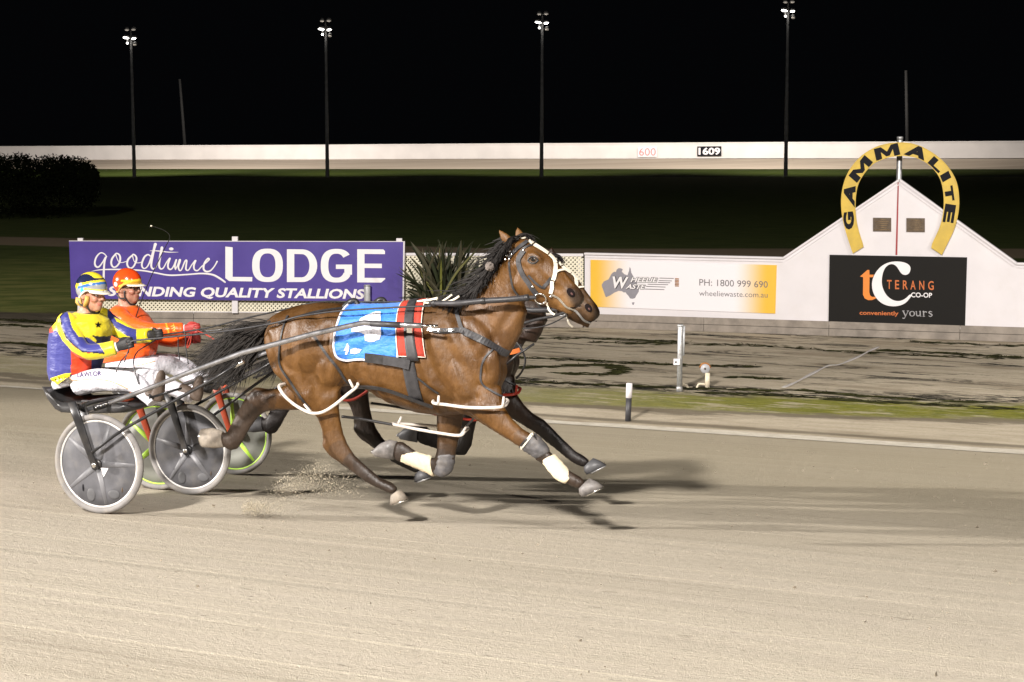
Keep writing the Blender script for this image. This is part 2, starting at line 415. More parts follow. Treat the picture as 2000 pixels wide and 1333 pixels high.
def vergemat():
    m, t, b = material('verge_dirt_and_moss'); uv = uvnode(t); bd = uvnode(t, 'Band')
    s1 = t.node('ShaderNodeSeparateXYZ'); t.l.new(uv, s1.inputs[0]); s2 = t.node('ShaderNodeSeparateXYZ'); t.l.new(bd, s2.inputs[0])
    wob = t.math('MULTIPLY', t.math('SUBTRACT', t.noise(uv, 1.0, 8, .72, (.8, 2.5, 1)), .5), 1.5)
    w = s1.outputs[1]; x = t.math('ADD', s2.outputs[1], wob)
    g1 = t.noise(uv, 1.0, 6, .65, (1.2, 5, 1)); fine = t.noise(uv, 1.0, 6, .7, (14, 36, 1)); grit = t.noise(uv, 70, 3, .7)
    c = t.mix(t.ramp(g1, .3, .7), (0.47, 0.40, 0.295), (0.60, 0.525, 0.40))
    c = t.mix(t.math('MULTIPLY', t.ramp(fine, .45, .75), .5), c, (0.20, 0.17, 0.12))
    c = t.mix(t.math('MULTIPLY', t.ramp(t.noise(uv, 1.0, 4, .6, (.35, 1.1, 1)), .48, .68), .55), c, (0.225, 0.175, 0.115))
    # moss and short grass strip
    moss = t.mix(t.ramp(t.noise(uv, 1.0, 6, .7, (3, 12, 1)), .3, .7), (0.10, 0.12, 0.008), (0.25, 0.24, 0.022))
    dry = t.ramp(s1.outputs[0], -11.5, -4.0, .35, 1.0)
    c = t.mix(t.math('MULTIPLY', t.math('MULTIPLY', t.band(x, 1.45, 3.05, .28), dry), t.math('MULTIPLY', t.ramp(fine, .25, .55, .7, 1.0), t.ramp(t.noise(uv, 1.0, 6, .7, (1.1, 3.5, 1)), .36, .50, .25, 1.0))), c, moss)
    # damp rut beside it
    c = t.mix(t.math('MULTIPLY', t.band(x, 1.08, 1.5, .12), .72), c, (0.115, 0.093, 0.06))
    c = t.mix(t.math('MULTIPLY', t.band(t.math('ADD', w, t.math('MULTIPLY', wob, .18)), .42, .66, .07), .7), c, (0.12, 0.098, 0.065))
    # wet black weed clumps running along the track
    str1 = t.noise(uv, 1.0, 9, .72, (.42, 2.1, 1), .9); str2 = t.noise(uv, 1.0, 6, .72, (2.6, 6.5, 1), .6)
    zone = t.ramp(t.noise(bd, 1.0, 3, .5, (.10, .62, 1)), .40, .60)
    far = t.ramp(x, 3.0, 3.6)
    wet = t.math('MULTIPLY', t.math('MULTIPLY', t.ramp(str1, .54, .575), t.ramp(str2, .40, .48)), far)
    wet = t.math('MULTIPLY', wet, t.math('ADD', .45, t.math('MULTIPLY', zone, .55)))
    edge = t.math('MULTIPLY', t.band(x, 3.0, 3.9, .25), t.ramp(str2, .46, .55))
    wet = t.math('MAXIMUM', wet, edge)
    weed = t.mix(t.ramp(fine, .5, .7), (0.012, 0.011, 0.007), (0.035, 0.045, 0.012))
    c = t.mix(wet, c, weed)
    gz = t.math('MULTIPLY', t.ramp(t.noise(uv, 1.0, 5, .7, (2.2, 7, 1)), .60, .72), far)
    c = t.mix(t.math('MULTIPLY', gz, .55), c, (0.12, 0.12, 0.035))
    # dark dirt against the far grass on the left
    c = t.mix(t.math('MULTIPLY', t.math('MULTIPLY', t.ramp(w, 6.6, 7.6), t.ramp(s1.outputs[0], -19.0, -21.0)), .82), c, (0.045, 0.034, 0.022))
    t.l.new(c, b.inputs['Base Color']); b.inputs['Roughness'].default_value = .9; b.inputs['Specular IOR Level'].default_value = .2
    h = t.math('ADD', t.math('MULTIPLY', fine, .6), t.math('ADD', t.math('MULTIPLY', grit, .3), t.math('MULTIPLY', wet, .8)))
    t.l.new(t.bump(h, 0.05, .9), b.inputs['Normal'])
    return m
def limemat():
    m, t, b = material('pale_lime_edge_line'); uv = uvnode(t)
    n = t.noise(uv, 1.0, 6, .7, (5, 14, 1)); g = t.noise(uv, 60, 4, .7)
    c = t.mix(t.ramp(n, .3, .62), (0.50, 0.45, 0.36), (0.70, 0.65, 0.55)); c = t.mix(t.math('MULTIPLY', t.ramp(g, .5, .75), .5), c, (0.33, 0.285, 0.21))
    t.l.new(c, b.inputs['Base Color']); b.inputs['Roughness'].default_value = .9; t.l.new(t.bump(g, .02), b.inputs['Normal']); return m
def infieldmat():
    m, t, b = material('infield_grass_and_service_road'); uv = uvnode(t)
    s = t.node('ShaderNodeSeparateXYZ'); t.l.new(uv, s.inputs[0])
    n = t.noise(uv, 1.0, 6, .65, (.6, 1.6, 1)); f = t.noise(uv, 1.0, 5, .7, (5, 14, 1))
    c = t.mix(t.ramp(n, .3, .7), (0.050, 0.076, 0.018), (0.098, 0.125, 0.034)); c = t.mix(t.ramp(f, .4, .8), c, (0.075, 0.080, 0.025))
    yy = t.math('ADD', t.math('SUBTRACT', s.outputs[1], 58.8), t.math('MULTIPLY', t.math('MINIMUM', s.outputs[0], 0.0), .42))
    yy = t.math('ADD', yy, t.math('MULTIPLY', t.math('SUBTRACT', n, .5), 1.6))
    c = t.mix(t.math('MULTIPLY', t.band(yy, -2.6, 2.6, .5), .95), c, (0.30, 0.23, 0.155))
    nl = t.math('MULTIPLY', t.ramp(s.outputs[1], 46.0, 62.0, 1.0, 0.0), t.ramp(s.outputs[0], -7.0, -10.0)); c = t.mix(t.math('MULTIPLY', nl, .9), c, t.mix(t.ramp(n, .35, .65), (0.11, 0.145, 0.034), (0.25, 0.245, 0.078)))  # near-left grass painted brighter, floodlight falloff put into its colour
    near = t.ramp(t.math('ADD', s.outputs[1], t.math('MULTIPLY', n, 3.0)), 38.5, 39.6, 1.0, 0.0)
    c = t.mix(t.math('MULTIPLY', near, t.ramp(f, .3, .6)), c, (0.13, 0.105, 0.062))
    t.l.new(c, b.inputs['Base Color']); b.inputs['Roughness'].default_value = .95; b.inputs['Specular IOR Level'].default_value = .1
    t.l.new(t.bump(f, .06), b.inputs['Normal']); return m
def fargrass():
    m, t, b = material('far_mown_grass'); uv = uvnode(t); n = t.noise(uv, 1.0, 5, .6, (.12, .5, 1)); f = t.noise(uv, 1.0, 4, .7, (1.2, 3, 1))
    c = t.mix(t.ramp(n, .3, .7), (0.012, 0.022, 0.003), (0.024, 0.035, 0.005)); c = t.mix(t.math('MULTIPLY', f, .4), c, (0.035, 0.035, 0.012))
    t.l.new(c, b.inputs['Base Color']); b.inputs['Roughness'].default_value = .95; b.inputs['Specular IOR Level'].default_value = .05; return m
def farsand():
    m, t, b = material('far_track_sand'); uv = uvnode(t); n = t.noise(uv, 1.0, 5, .6, (.03, .9, 1))
    c = t.mix(t.ramp(n, .3, .7), (0.33, 0.275, 0.21), (0.42, 0.355, 0.275))
    t.l.new(c, b.inputs['Base Color']); b.inputs['Roughness'].default_value = .95; return m

us = np.linspace(-60, 40, 101)
# base ground reaching past everything
gme = mesh('ground', [(-3000, -600, -2.2), (3000, -600, -2.2), (3000, 4000, -2.2), (-3000, 4000, -2.2)], [(0, 1, 2, 3)], pbr('dark_far_ground', (0.02, 0.022, 0.014), .95, var=.3, nscale=.05))
struct(link('ground', gme))
P = []; U = []; ts = np.linspace(0, 1, 30)
for u in us:
    vl = float(vline(u))
    for a in ts:
        v = -8+(vl+8)*a; zz = -BANK*(max(v, 3.0)-V0); P.append(uvz(u, v, zz)); U.append((u, v-vl))
sheet('track', P, U, len(us), len(ts), sandmat())
P = []; U = []; U2 = []; ts = np.linspace(0, 1, 22)
for u in us:
    vl = float(vline(u)); wo = wout(u); zl = float(zline(u))
    for a in ts:
        w = wo*a; k = min(1, w/3.0); P.append(uvz(u, vl+w, zl+(ZI-zl)*k)); U.append((u, w)); U2.append((u, w-cshift(u)))
sheet('verge', P, U, len(us), len(ts), vergemat(), U2)
P = []; U = []; us2 = np.linspace(-60, 40, 201)
for u in us2:
    vl = float(vline(u)); zl = float(zline(u)); wd = np.interp(u, [-17, -13, -7, 0, 8], [.10, .13, .26, .36, .4])
    jit = 0.03*math.sin(u*5.1)+0.02*math.sin(u*13.7)
    for a in (-wd*.45+jit*.5, wd*.2, wd*.75+jit):
        zz = zl-BANK*a if a < 0 else zl+(ZI-zl)*a/3
        P.append(uvz(u, vl+a, zz+.006)); U.append((u, a))
sheet('track_edge_line', P, U, len(us2), 3, limemat())
# infield, far grass, far banked track, all one continuous fall of land
FX = np.linspace(-500, 2500, 31)
def fa(x): return (x+300)/2600.0
def lerp(a, b, x): return a+(b-a)*fa(x)
P = []; U = []; us3 = np.linspace(-75, 55, 66)
far0 = []
for u in us3:
    a = uvz(u, float(vline(u))+wout(u)-.8, ZI-.012)
    # far end of the infield along the same sight fan
    x = lerp(-500, 2500, 0) if False else None
    fx = (u+75)/130.0; px = -900+3800*fx
    e = atdepth(px, lerp(347.5, 345.5, px), lerp(209, 190, px))
    far0.append((px, e))
    for k in range(28):
        s = (k/27.0)**1.7; q = a+(e-a)*s; q[2] = ZI-.012 if s < .9 else ZI-.012+(e[2]-ZI+.012)*(s-.9)/.1
        P.append(q); U.append((q[0], q[1]))
sheet('infield', P, U, len(us3), 28, infieldmat())
def farstrip(name, y0, d0, y1, d1, mat):
    P = []; U = []
    for px, _ in far0:
        a = atdepth(px, lerp(*y0, px), lerp(*d0, px)); b = atdepth(px, lerp(*y1, px), lerp(*d1, px))
        for k in range(5):
            q = a+(b-a)*k/4; P.append(q); U.append((q[0], q[1]))
    return sheet(name, P, U, len(far0), 5, mat)
farstrip('far_grass', (347.2, 345.2), (209.2, 190.2), (330.5, 331.0), (232, 200), fargrass())
farstrip('far_track', (330.3, 330.8), (232.05, 200.05), (312.0, 307.5), (249, 207), farsand())

# ------------------------------------------------------------------ far fence (white, full length of the back straight)
fence = thing('perimeter_fence', 'long white perimeter fence running along the far side of the track', 'fence', atdepth(1000, 311, 230))
mb = MB(); pts = []
for px in np.linspace(-800, 2800, 61):
    wv = 0.9*math.sin(px*.004)+.5*math.sin(px*.011+1)
    d = lerp(248, 206, px); a = atdepth(px, lerp(313, 308.5, px)+wv*.3, d); b = atdepth(px, lerp(289.8, 276.5, px)+wv*.25, d)
    pts.append((a, b))
for (a, b), (c, d) in zip(pts[:-1], pts[1:]):
    n = np.array([0, .08, 0]); mb.add([a, c, d, b, a+n, c+n, d+n, b+n], [(0, 1, 2, 3), (4, 7, 6, 5), (3, 2, 6, 7), (0, 4, 5, 1)])
mb.obj('fence_panel', M['white_fence'], fence, smooth=False)
mb = MB()
for (a, b), (c, d) in zip(pts[:-1], pts[1:]):
    n = np.array([0, -.06, 0]); mb.add([b+n, d+n, d+n+Z*.16, b+n+Z*.16, b-n*2, d-n*2, d-n*2+Z*.16, b-n*2+Z*.16], [(0, 1, 2, 3), (4, 7, 6, 5), (3, 2, 6, 7), (0, 4, 5, 1), (0, 3, 7, 4), (1, 5, 6, 2)])
mb.obj('top_rail', M['white_fence'], fence, smooth=False)

# ------------------------------------------------------------------ lettering and flat boards
class Plane:
    def __init__(s, p0, n): s.p0 = np.asarray(p0, float); s.n = nrm(n); s.n = s.n if s.n[1] < 0 else -s.n    # n faces the track
    def at(s, x, y, off=0.0): return onplane(x, y, s.p0+s.n*off, s.n)
    def poly(s, pts, off=0.0): return [s.at(x, y, off) for x, y in pts]
def panel(pl, pts, off, th):
    """solid board whose front face is the photo outline pts on plane pl, off metres proud, th thick"""
    P = [pl.at(x, y)+pl.n*off for x, y in pts]
    return prism(P, -pl.n, th)
def textgeo(s, bold=0.0, res=3, spacing=1.0):
    cu = bpy.data.curves.new('txt', 'FONT'); cu.body = s; cu.size = 1.0; cu.offset = bold; cu.resolution_u = res; cu.space_character = spacing
    o = bpy.data.objects.new('txt', cu); COL.objects.link(o)
    dg = bpy.context.evaluated_depsgraph_get(); dg.update()
    me = bpy.data.meshes.new_from_object(o.evaluated_get(dg), depsgraph=dg)
    V = coords(me).copy(); F = [tuple(p.vertices) for p in me.polygons]
    bpy.data.objects.remove(o); bpy.data.curves.remove(cu); bpy.data.meshes.remove(me)
    lo, hi = V.min(0), V.max(0); V[:, 0] = (V[:, 0]-lo[0])/(hi[0]-lo[0]); V[:, 1] = (V[:, 1]-lo[1])/(hi[1]-lo[1])
    return V[:, :2], F
def text_on(pl, s, bl, br, tl, off=0.004, bold=0.0, spacing=1.0, mb=None):
    """lettering fitted to the photo parallelogram bottom-left, bottom-right, top-left"""
    V, F = textgeo(s, bold, 3, spacing)
    bl, br, tl = [np.asarray(q, float) for q in (bl, br, tl)]
    P = [pl.at(*(bl+(br-bl)*a+(tl-bl)*b))+pl.n*off for a, b in V]
    mb = mb or MB(); return mb.add(P, F)
def stroke(pl, pts, w, off=0.003, n=5, mb=None, smooth=True):
    """brush stroke on a board: photo points, width in photo pixels"""
    q = catmull([np.array(p, float) for p in pts], n) if smooth else [np.array(p, float) for p in pts]
    P = [pl.at(*a)+pl.n*off for a in q]
    px = np.linalg.norm(pl.at(q[0][0]+1, q[0][1])-pl.at(*q[0]))
    ws = np.interp(np.linspace(0, 1, len(q)), np.linspace(0, 1, len(w)), w) if hasattr(w, '__len__') else [w]*len(q)
    fr = []; V = []; F = []
    V, F = rings_loft([(P[i], nrm(np.cross(nrm(P[min(i+1, len(P)-1)]-P[max(i-1, 0)]), pl.n))*ws[i]*.5*px, pl.n*.003) for i in range(len(P))], 8)
    mb = mb or MB(); mb.add(V, F)
    for i in (0, len(P)-1): mb.add(*ellipsoid(P[i], nrm(np.cross(pl.n, Z))*ws[i]*.5*px, Z*ws[i]*.5*px, pl.n*.003, 10, 6))
    return mb
# ================================================================== FINISH BOARD AND FENCE LINE
VB = 32.745
BP = Plane(N*VB, -N)                       # face of the finish board
FA, FB = np.array([-8.4, 34.85, ZI]), np.array([1.36, 34.16, ZI])
FN = nrm(np.cross(FB-FA, Z)); FPL = Plane(FA, FN); FN = FPL.n
FD = nrm(FB-FA)
fb = thing('finish_board', 'large white gabled finish board standing on timber behind the winning post', 'finish board', onplane(1757, 650, N*VB, N))
out = [(1142, 497.6), (1531, 506.2), (1757, 354), (1985, 517.2), (2000, 517.5), (2150, 521), (2150, 653.5), (2000, 648.2), (1142, 617.5)]
mb = MB(); mb.add(*panel(BP, out, 0, .10)); mb.obj('board', M['white'], fb, smooth=False)
mb = MB()
for (a, b) in (((1142, 497.6), (1531, 506.2)), ((1531, 506.2), (1757, 354)), ((1757, 354), (1985, 517.2)), ((1985, 517.2), (2150, 521))):
    A, B = BP.at(*a), BP.at(*b); d = nrm(B-A); up = nrm(np.cross(d, BP.n)); up = up if up[2] > 0 else -up
    c = (A+B)/2+up*.018+BP.n*(-.035); mb.add(*box8(c, (B-A)/2, up*.018, BP.n*.075))
    mb.add(*box8((A+B)/2-up*.05+BP.n*.008, (B-A)/2*.99, up*.006, BP.n*.009))
mb.obj('capping_trim', M['white'], fb, smooth=False)
mb = MB(); mb.add(*panel(BP, [(1753.2, 357), (1755.8, 357), (1752.6, 498.5), (1749.0, 498.5)], .006, .004)); mb.obj('winning_line', M['red_line'], fb, smooth=False)
for x0, y0, x1, y1 in ((1705.2, 425.6, 1740.8, 452.4), (1770.3, 426.3, 1806.5, 453.6)):
    mb = MB(); mb.add(*panel(BP, [(x0, y0), (x1, y0+.4), (x1, y1+.4), (x0, y1)], .014, .012)); pq = mb.obj('plaque', M['plaque'], fb, smooth=False)
    mb = MB()
    for k in range(6):
        y = y0+4+k*3.8; ln = (x1-x0)*(.25+.12*((k*7) % 4)/3); xc = (x0+x1)/2
        stroke(BP, [(xc-ln, y), (xc+ln, y+.2)], .9, .015, 2, mb)
    mb.obj('raised_lettering', M['plaque_text'], pq)

# pole behind the horseshoe
pp = onplane(1757, 300, BP.p0+N*.25, N)
pole = thing('steel_pole', 'galvanised steel pole rising behind the yellow horseshoe at the gable peak', 'pole', (pp[0], pp[1], ZI))
r = np.linalg.norm(onplane(1763, 300, BP.p0+N*.25, N)-onplane(1752, 300, BP.p0+N*.25, N))/2
ztop = onplane(1758, 268, BP.p0+N*.25, N)[2]
mb = MB(); mb.add(*lathe((pp[0], pp[1], ZI), Z, [(0, r), (.01, r), (ztop-ZI-.01, r), (ztop-ZI, r*.9)], 20)); mb.obj('shaft', M['galv'], pole)
mb = MB(); mb.add(*lathe((pp[0], pp[1], ztop-.05), Z, [(0, r*1.12), (.05, r*1.12), (.06, r*.8)], 20)); mb.obj('cap', M['galv'], pole)

# horseshoe
def z6(p): return (1630+p[0]/5.333, 260+p[1]/5.333)
hs = thing('horseshoe_sign', 'yellow horseshoe arch with black capital lettering over the white gable', 'sign', BP.at(1757, 390))
oc = [(195, 1255), (130, 1060), (85, 880), (72, 700), (95, 540), (150, 400), (240, 280), (350, 190), (500, 122), (690, 98), (850, 120), (1000, 190), (1130, 290), (1220, 400), (1280, 530), (1302, 700), (1290, 850), (1250, 1000), (1190, 1130), (1120, 1270)]
ic = [(1010, 1197), (1020, 1150), (1090, 1000), (1125, 880), (1140, 750), (1135, 620), (1110, 500), (1060, 410), (970, 320), (850, 260), (690, 240), (520, 270), (400, 330), (310, 430), (250, 540), (225, 680), (225, 850), (250, 1000), (300, 1160), (305, 1187)]
oc2 = [tuple(p) for p in catmull(oc, 4)]; ic2 = [tuple(p) for p in catmull(ic, 4)]
HO = .05
def strip(A, B, off, th):
    V = []; n = len(A)
    for a, b in zip(A, B):
        pa, pb = BP.at(*z6(a))+BP.n*off, BP.at(*z6(b))+BP.n*off; V += [pa, pb, pa-BP.n*th, pb-BP.n*th]
    F = []
    for i in range(n-1):
        a, b = i*4, i*4+4; F += [(a, a+1, b+1, b), (a+2, b+2, b+3, a+3), (a, b, b+2, a+2), (a+1, a+3, b+3, b+1)]
    F += [(0, 2, 3, 1), (n*4-4, n*4-3, n*4-1, n*4-2)]
    return V, F
m = 60
def resamp(P, m):
    P = np.array(P, float); s = np.r_[0, np.cumsum(np.linalg.norm(np.diff(P, axis=0), axis=1))]
    q = np.linspace(0, s[-1], m); return np.stack([np.interp(q, s, P[:, 0]), np.interp(q, s, P[:, 1])], 1)
OA, IA = resamp(oc2, m), resamp(ic2[::-1], m)
mb = MB(); mb.add(*strip(OA, IA, HO, .03)); mb.obj('arch_plate', M['yellow_shoe'], hs, smooth=False)
mb = MB(); mb.add(*strip(OA, OA+(IA-OA)*.045, HO+.008, .006)); mb.add(*strip(IA+(OA-IA)*.045, IA, HO+.008, .006)); mb.obj('rim_band', M['yellow_shoe'], hs, smooth=False)
# letters: (char, baseline-left, baseline-right, top-left) traced in the photo
let = [('G', (212, 1000), (205, 815), (100, 1010)), ('A', (222, 785), (225, 552), (100, 720)), ('M', (238, 520), (405, 305), (150, 445)),
       ('M', (440, 290), (690, 225), (412, 168)), ('A', (722, 222), (938, 290), (790, 108)), ('L', (968, 315), (1085, 420), (1040, 240)),
       ('I', (1100, 445), (1130, 515), (1190, 393)), ('T', (1140, 575), (1152, 705), (1240, 525)), ('E', (1158, 735), (1128, 925), (1270, 752))]
mb = MB()
for ch, a, b, c in let:
    V, F = (np.array([(0, 0), (0, 1), (.29, 1), (.5, .52), (.71, 1), (1, 1), (1, 0), (.75, 0), (.75, .60), (.57, .14), (.43, .14), (.25, .60), (.25, 0)]), [tuple(range(12, -1, -1))]) if ch == 'M' else textgeo(ch, .06); a, b, c = [np.array(z6(q)) for q in (a, b, c)]
    if ch == 'T': a, b, c = [np.array(z6(q)) for q in ((1143, 560), (1165, 715), (1232, 545))]
    mb.add([BP.at(*(a+(b-a)*p+(c-a)*q))+BP.n*(HO+.006) for p, q in V], F)
lo = mb.obj('lettering', M['letter_black'], hs, smooth=False, normals=False)

# black co-op sign
def z8(p): return (1600+p[0]/6.667, 490+p[1]/6.667)
cs = thing('advertising_sign', 'black sign with large white C and orange t hanging on the white finish board', 'sign', BP.at(1753, 634))
mb = MB(); mb.add(*panel(BP, [(1620.6, 498), (1889, 503), (1885, 638.4), (1618.4, 628.8)], .022, .02)); mb.obj('panel', M['black'], cs, smooth=False)
Cp = [(1190, 250), (1185, 205), (1150, 170), (1090, 148), (1010, 140), (920, 150), (830, 190), (760, 255), (710, 340), (690, 430), (700, 520), (735, 600), (800, 670), (880, 710), (970, 723), (1060, 710), (1130, 675), (1180, 620), (1205, 580), (1180, 572), (1140, 610), (1090, 642), (1030, 655), (960, 640), (890, 590), (840, 510), (818, 420), (825, 320), (855, 235), (905, 185), (960, 175), (1010, 205), (1050, 265), (1085, 305), (1130, 315), (1170, 295)]
mb = MB(); mb.add(*panel(BP, [z8(tuple(p)) for p in catmull(Cp, 3, True)], .028, .005)); mb.obj('letter', M['letter_white'], cs, smooth=False)
tp = [(535, 335), (630, 250), (655, 250), (658, 312), (715, 312), (700, 345), (658, 345), (655, 540), (665, 580), (690, 600), (735, 600), (742, 620), (690, 642), (640, 643), (595, 620), (572, 570), (575, 345)]
mb = MB(); mb.add(*panel(BP, [z8(p) for p in tp], .026, .003)); mb.obj('letter', M['orange'], cs, smooth=False)
mb = MB(); [text_on(BP, ch, z8((a, 497+(a-885)*.025)), z8((b, 497+(b-885)*.025)), z8((a, 380+(a-885)*.025)), .025, .012, 1, mb) for ch, a, b in (('T', 885, 945), ('E', 990, 1043), ('R', 1092, 1155), ('A', 1190, 1258), ('N', 1305, 1370), ('G', 1420, 1493))]; mb.obj('lettering', M['orange2'], cs, smooth=False, normals=False)
mb = MB(); text_on(BP, 'CO-OP', z8((1198, 606)), z8((1472, 612)), z8((1198, 542)), .025, .02, 1.0, mb); mb.obj('lettering', M['letter_white'], cs, smooth=False, normals=False)
mb = MB(); text_on(BP, 'conveniently', z8((528, 850)), z8((1035, 860)), z8((528, 778)), .025, .02, 1.0, mb); mb.obj('lettering', M['orange2'], cs, smooth=False, normals=False)
# 'yours' in a seriffed hand
mb = MB(); S = lambda pts, w: stroke(BP, [z8(p) for p in pts], w, .024, 4, mb)
S([(1095, 785), (1125, 850)], 2.6); S([(1160, 785), (1128, 850), (1110, 880), (1092, 878)], [1.4, 1.4, 2.2]); S([(1085, 783), (1112, 783)], 1.3); S([(1145, 783), (1170, 783)], 1.3)
S([(1212, 788), (1185, 803), (1185, 835), (1210, 852), (1238, 836), (1238, 803), (1212, 788)], [1.2, 2.8, 1.2, 2.8, 1.2])
S([(1268, 792), (1270, 835), (1288, 850), (1312, 838)], 2.2); S([(1316, 790), (1318, 850)], 2.6); S([(1258, 790), (1272, 790)], 1.2); S([(1304, 790), (1318, 790)], 1.2); S([(1318, 853), (1330, 853)], 1.2)
S([(1360, 790), (1362, 853)], 2.6); S([(1364, 810), (1380, 793), (1398, 800)], [1.3, 2.4]); S([(1350, 790), (1362, 790)], 1.2); S([(1350, 854), (1376, 854)], 1.3)
S([(1470, 798), (1445, 790), (1430, 806), (1452, 822), (1472, 838), (1452, 857), (1428, 848)], [1.3, 2.2, 2.8, 2.2, 1.3])
mb.obj('lettering', M['grey_letter'], cs)

# yellow and white waste sign
def z7(p): return (1140+p[0]/5.0, 490+p[1]/5.0)
ws = thing('advertising_sign', 'long white sign with yellow ends and a grey map of Australia', 'sign', BP.at(1335, 610))
m_, t_, b_ = material('yellow_fading_to_white_print')
tc = t_.node('ShaderNodeUVMap'); tc.uv_map = 'UVMap'; sx = t_.node('ShaderNodeSeparateXYZ'); t_.l.new(tc.outputs[0], sx.inputs[0])
edge = t_.math('MAXIMUM', t_.ramp(sx.outputs[0], .02, .235, 1, 0), t_.ramp(sx.outputs[0], .77, .96, 0, 1))
t_.l.new(t_.mix(edge, (0.80, 0.77, 0.80), (0.78, 0.46, 0.035)), b_.inputs['Base Color']); b_.inputs['Roughness'].default_value = .45
cor = [(1153.8, 507.8), (1517.4, 518.2), (1514.6, 612.8), (1153.8, 599.2)]
V, F = panel(BP, cor, .018, .016); me = mesh('panel', V, F, m_, False); fix_normals(me)
l = me.uv_layers.new(name='UVMap'); uvc = [(0, 1), (1, 1), (1, 0), (0, 0)]*2
for p in me.polygons:
    for li in p.loop_indices: l.data[li].uv = uvc[me.loops[li].vertex_index]
link('panel', me, ws)
aus = [(180, 330), (200, 300), (245, 280), (275, 225), (300, 205), (318, 208), (325, 185), (345, 170), (365, 172), (385, 180), (375, 205), (400, 230), (430, 240), (445, 200), (452, 158), (462, 175), (468, 215), (485, 245), (500, 285), (525, 320), (545, 360), (540, 400), (515, 440), (505, 462), (480, 470), (455, 465), (440, 440), (425, 425), (410, 405), (395, 408), (375, 395), (345, 392), (300, 410), (265, 435), (235, 448), (220, 455), (210, 430), (195, 385), (182, 350)]
mb = MB(); mb.add(*panel(BP, [z7(p) for p in aus], .021, .002)); mb.add(*panel(BP, [z7(p) for p in [(473, 505), (500, 503), (492, 528), (480, 528)]], .021, .002)); mb.obj('map_print', M['map_grey'], ws, smooth=False)
mbk = MB(); mbw = MB()
for dx, dy, off, mm in ((3, 4, .0235, mbk), (-2, -3, .0228, mbk), (0, 0, .026, mbw)):
    bo = .05 if mm is mbk else .02
    text_on(BP, 'W', z7((262+dx, 366+dy)), z7((420+dx, 372+dy)), z7((285+dx, 250+dy)), off, bo+.015, 1, mm)
    text_on(BP, 'HEELIE', z7((460+dx, 306+dy)), z7((712+dx, 308+dy)), z7((478+dx, 260+dy)), off, bo+.015, 1, mm)
    text_on(BP, 'ASTE', z7((412+dx, 372+dy)), z7((590+dx, 376+dy)), z7((432+dx, 325+dy)), off, bo+.015, 1, mm)
mbk.obj('letter_outline', M['letter_black'], ws, smooth=False, normals=False); mbw.obj('lettering', M['letter_white'], ws, smooth=False, normals=False)
mb = MB()
for a, b in (((745, 267), (880, 271)), ((738, 291), (862, 295)), ((730, 309), (845, 313)), ((630, 327), (825, 332)), ((615, 348), (800, 355)), ((600, 374), (788, 380))): stroke(BP, [z7(a), z7(b)], 1.3, .021, 2, mb)
mb.obj('speed_lines', M['dark_letter'], ws)
mb = MB()
for k in range(6): stroke(BP, [z7((897, 274+k*14)), z7((929, 275+k*14))], 2.0, .021, 2, mb)
mb.obj('badge', M['rust'], ws)
mb = MB(); text_on(BP, 'PH: 1800 999 690', z7((1132, 340)), z7((1800, 362)), z7((1132, 276)), .021, .0, 1, mb); text_on(BP, 'wheeliewaste.com.au', z7((1130, 440)), z7((1798, 458)), z7((1130, 388)), .021, -.004, 1, mb)
mb.obj('lettering', M['dark_letter'], ws, smooth=False, normals=False)

# ------------------------------------------------------------------ purple sign
ps = thing('advertising_sign', 'wide purple sign with white handwritten and capital lettering on white posts', 'sign', FPL.at(460, 612))
SP = Plane(FPL.p0+FN*.16, FN)
cor = [(134.8, 471.5), (787.6, 472.8), (786, 590.4), (139.2, 583.5)]
mb = MB(); mb.add(*panel(SP, cor, 0, .03)); mb.obj('panel', M['purple'], ps, smooth=False)
mb = MB(); mb.add(*panel(SP, [(134.8, 470.5), (788.6, 471.6), (788.6, 472.9), (134.8, 471.6)], .004, .04)); mb.add(*panel(SP, [(787.7, 471.6), (790.6, 471.6), (788.8, 590.4), (786.0, 590.4)], .004, .04)); mb.obj('edge_frame', M['white'], ps, smooth=False)
for x0, x1, yt, yb in ((151.5, 161.5, 465.5, 615), (453, 464, 462.5, 612), (774, 785, 466, 600)):
    mb = MB(); mb.add(*panel(Plane(SP.p0-FN*.032, FN), [(x0, yt), (x1, yt), (x1, yb), (x0, yb)], 0, .07)); mb.obj('post', M['white'], ps, smooth=False)
def zs(p): return (170+p[0]/7.143, 465+p[1]/7.143)
mb = MB(); S = lambda pts, w, n=5: stroke(SP, [zs(p) for p in pts], [q/7.143*.84 for q in (w if hasattr(w, '__len__') else [w])], .003, n, mb)
S([(275, 262), (235, 220), (185, 212), (130, 270), (108, 350), (125, 400), (165, 405), (215, 345), (255, 270)], [18, 20, 30, 34, 26, 18])
S([(270, 262), (245, 330), (235, 450), (232, 560)], [22, 34, 36, 40])
S([(400, 225), (350, 290), (338, 360), (365, 408), (410, 400), (455, 340), (462, 270), (440, 228), (400, 225), (440, 330), (490, 345), (545, 330)], [28, 36, 34, 26, 30, 36, 30, 22, 14, 12, 14])
S([(640, 238), (575, 300), (560, 370), (590, 420), (640, 410), (680, 340), (690, 280), (665, 240), (635, 238), (660, 330), (715, 350), (770, 335)], [26, 36, 34, 26, 30, 36, 30, 22, 14, 12, 14])
S([(890, 260), (850, 235), (800, 270), (765, 360), (775, 415), (815, 425), (860, 370), (905, 250), (955, 90)], [20, 26, 34, 34, 26, 20, 26, 36, 50])
S([(950, 90), (915, 250), (895, 380), (915, 432), (950, 420), (990, 340)], [46, 42, 34, 24, 18])
S([(1045, 140), (1020, 260), (1005, 380), (1025, 432), (1065, 420), (1110, 340), (1150, 285)], [50, 40, 34, 24, 20, 20])
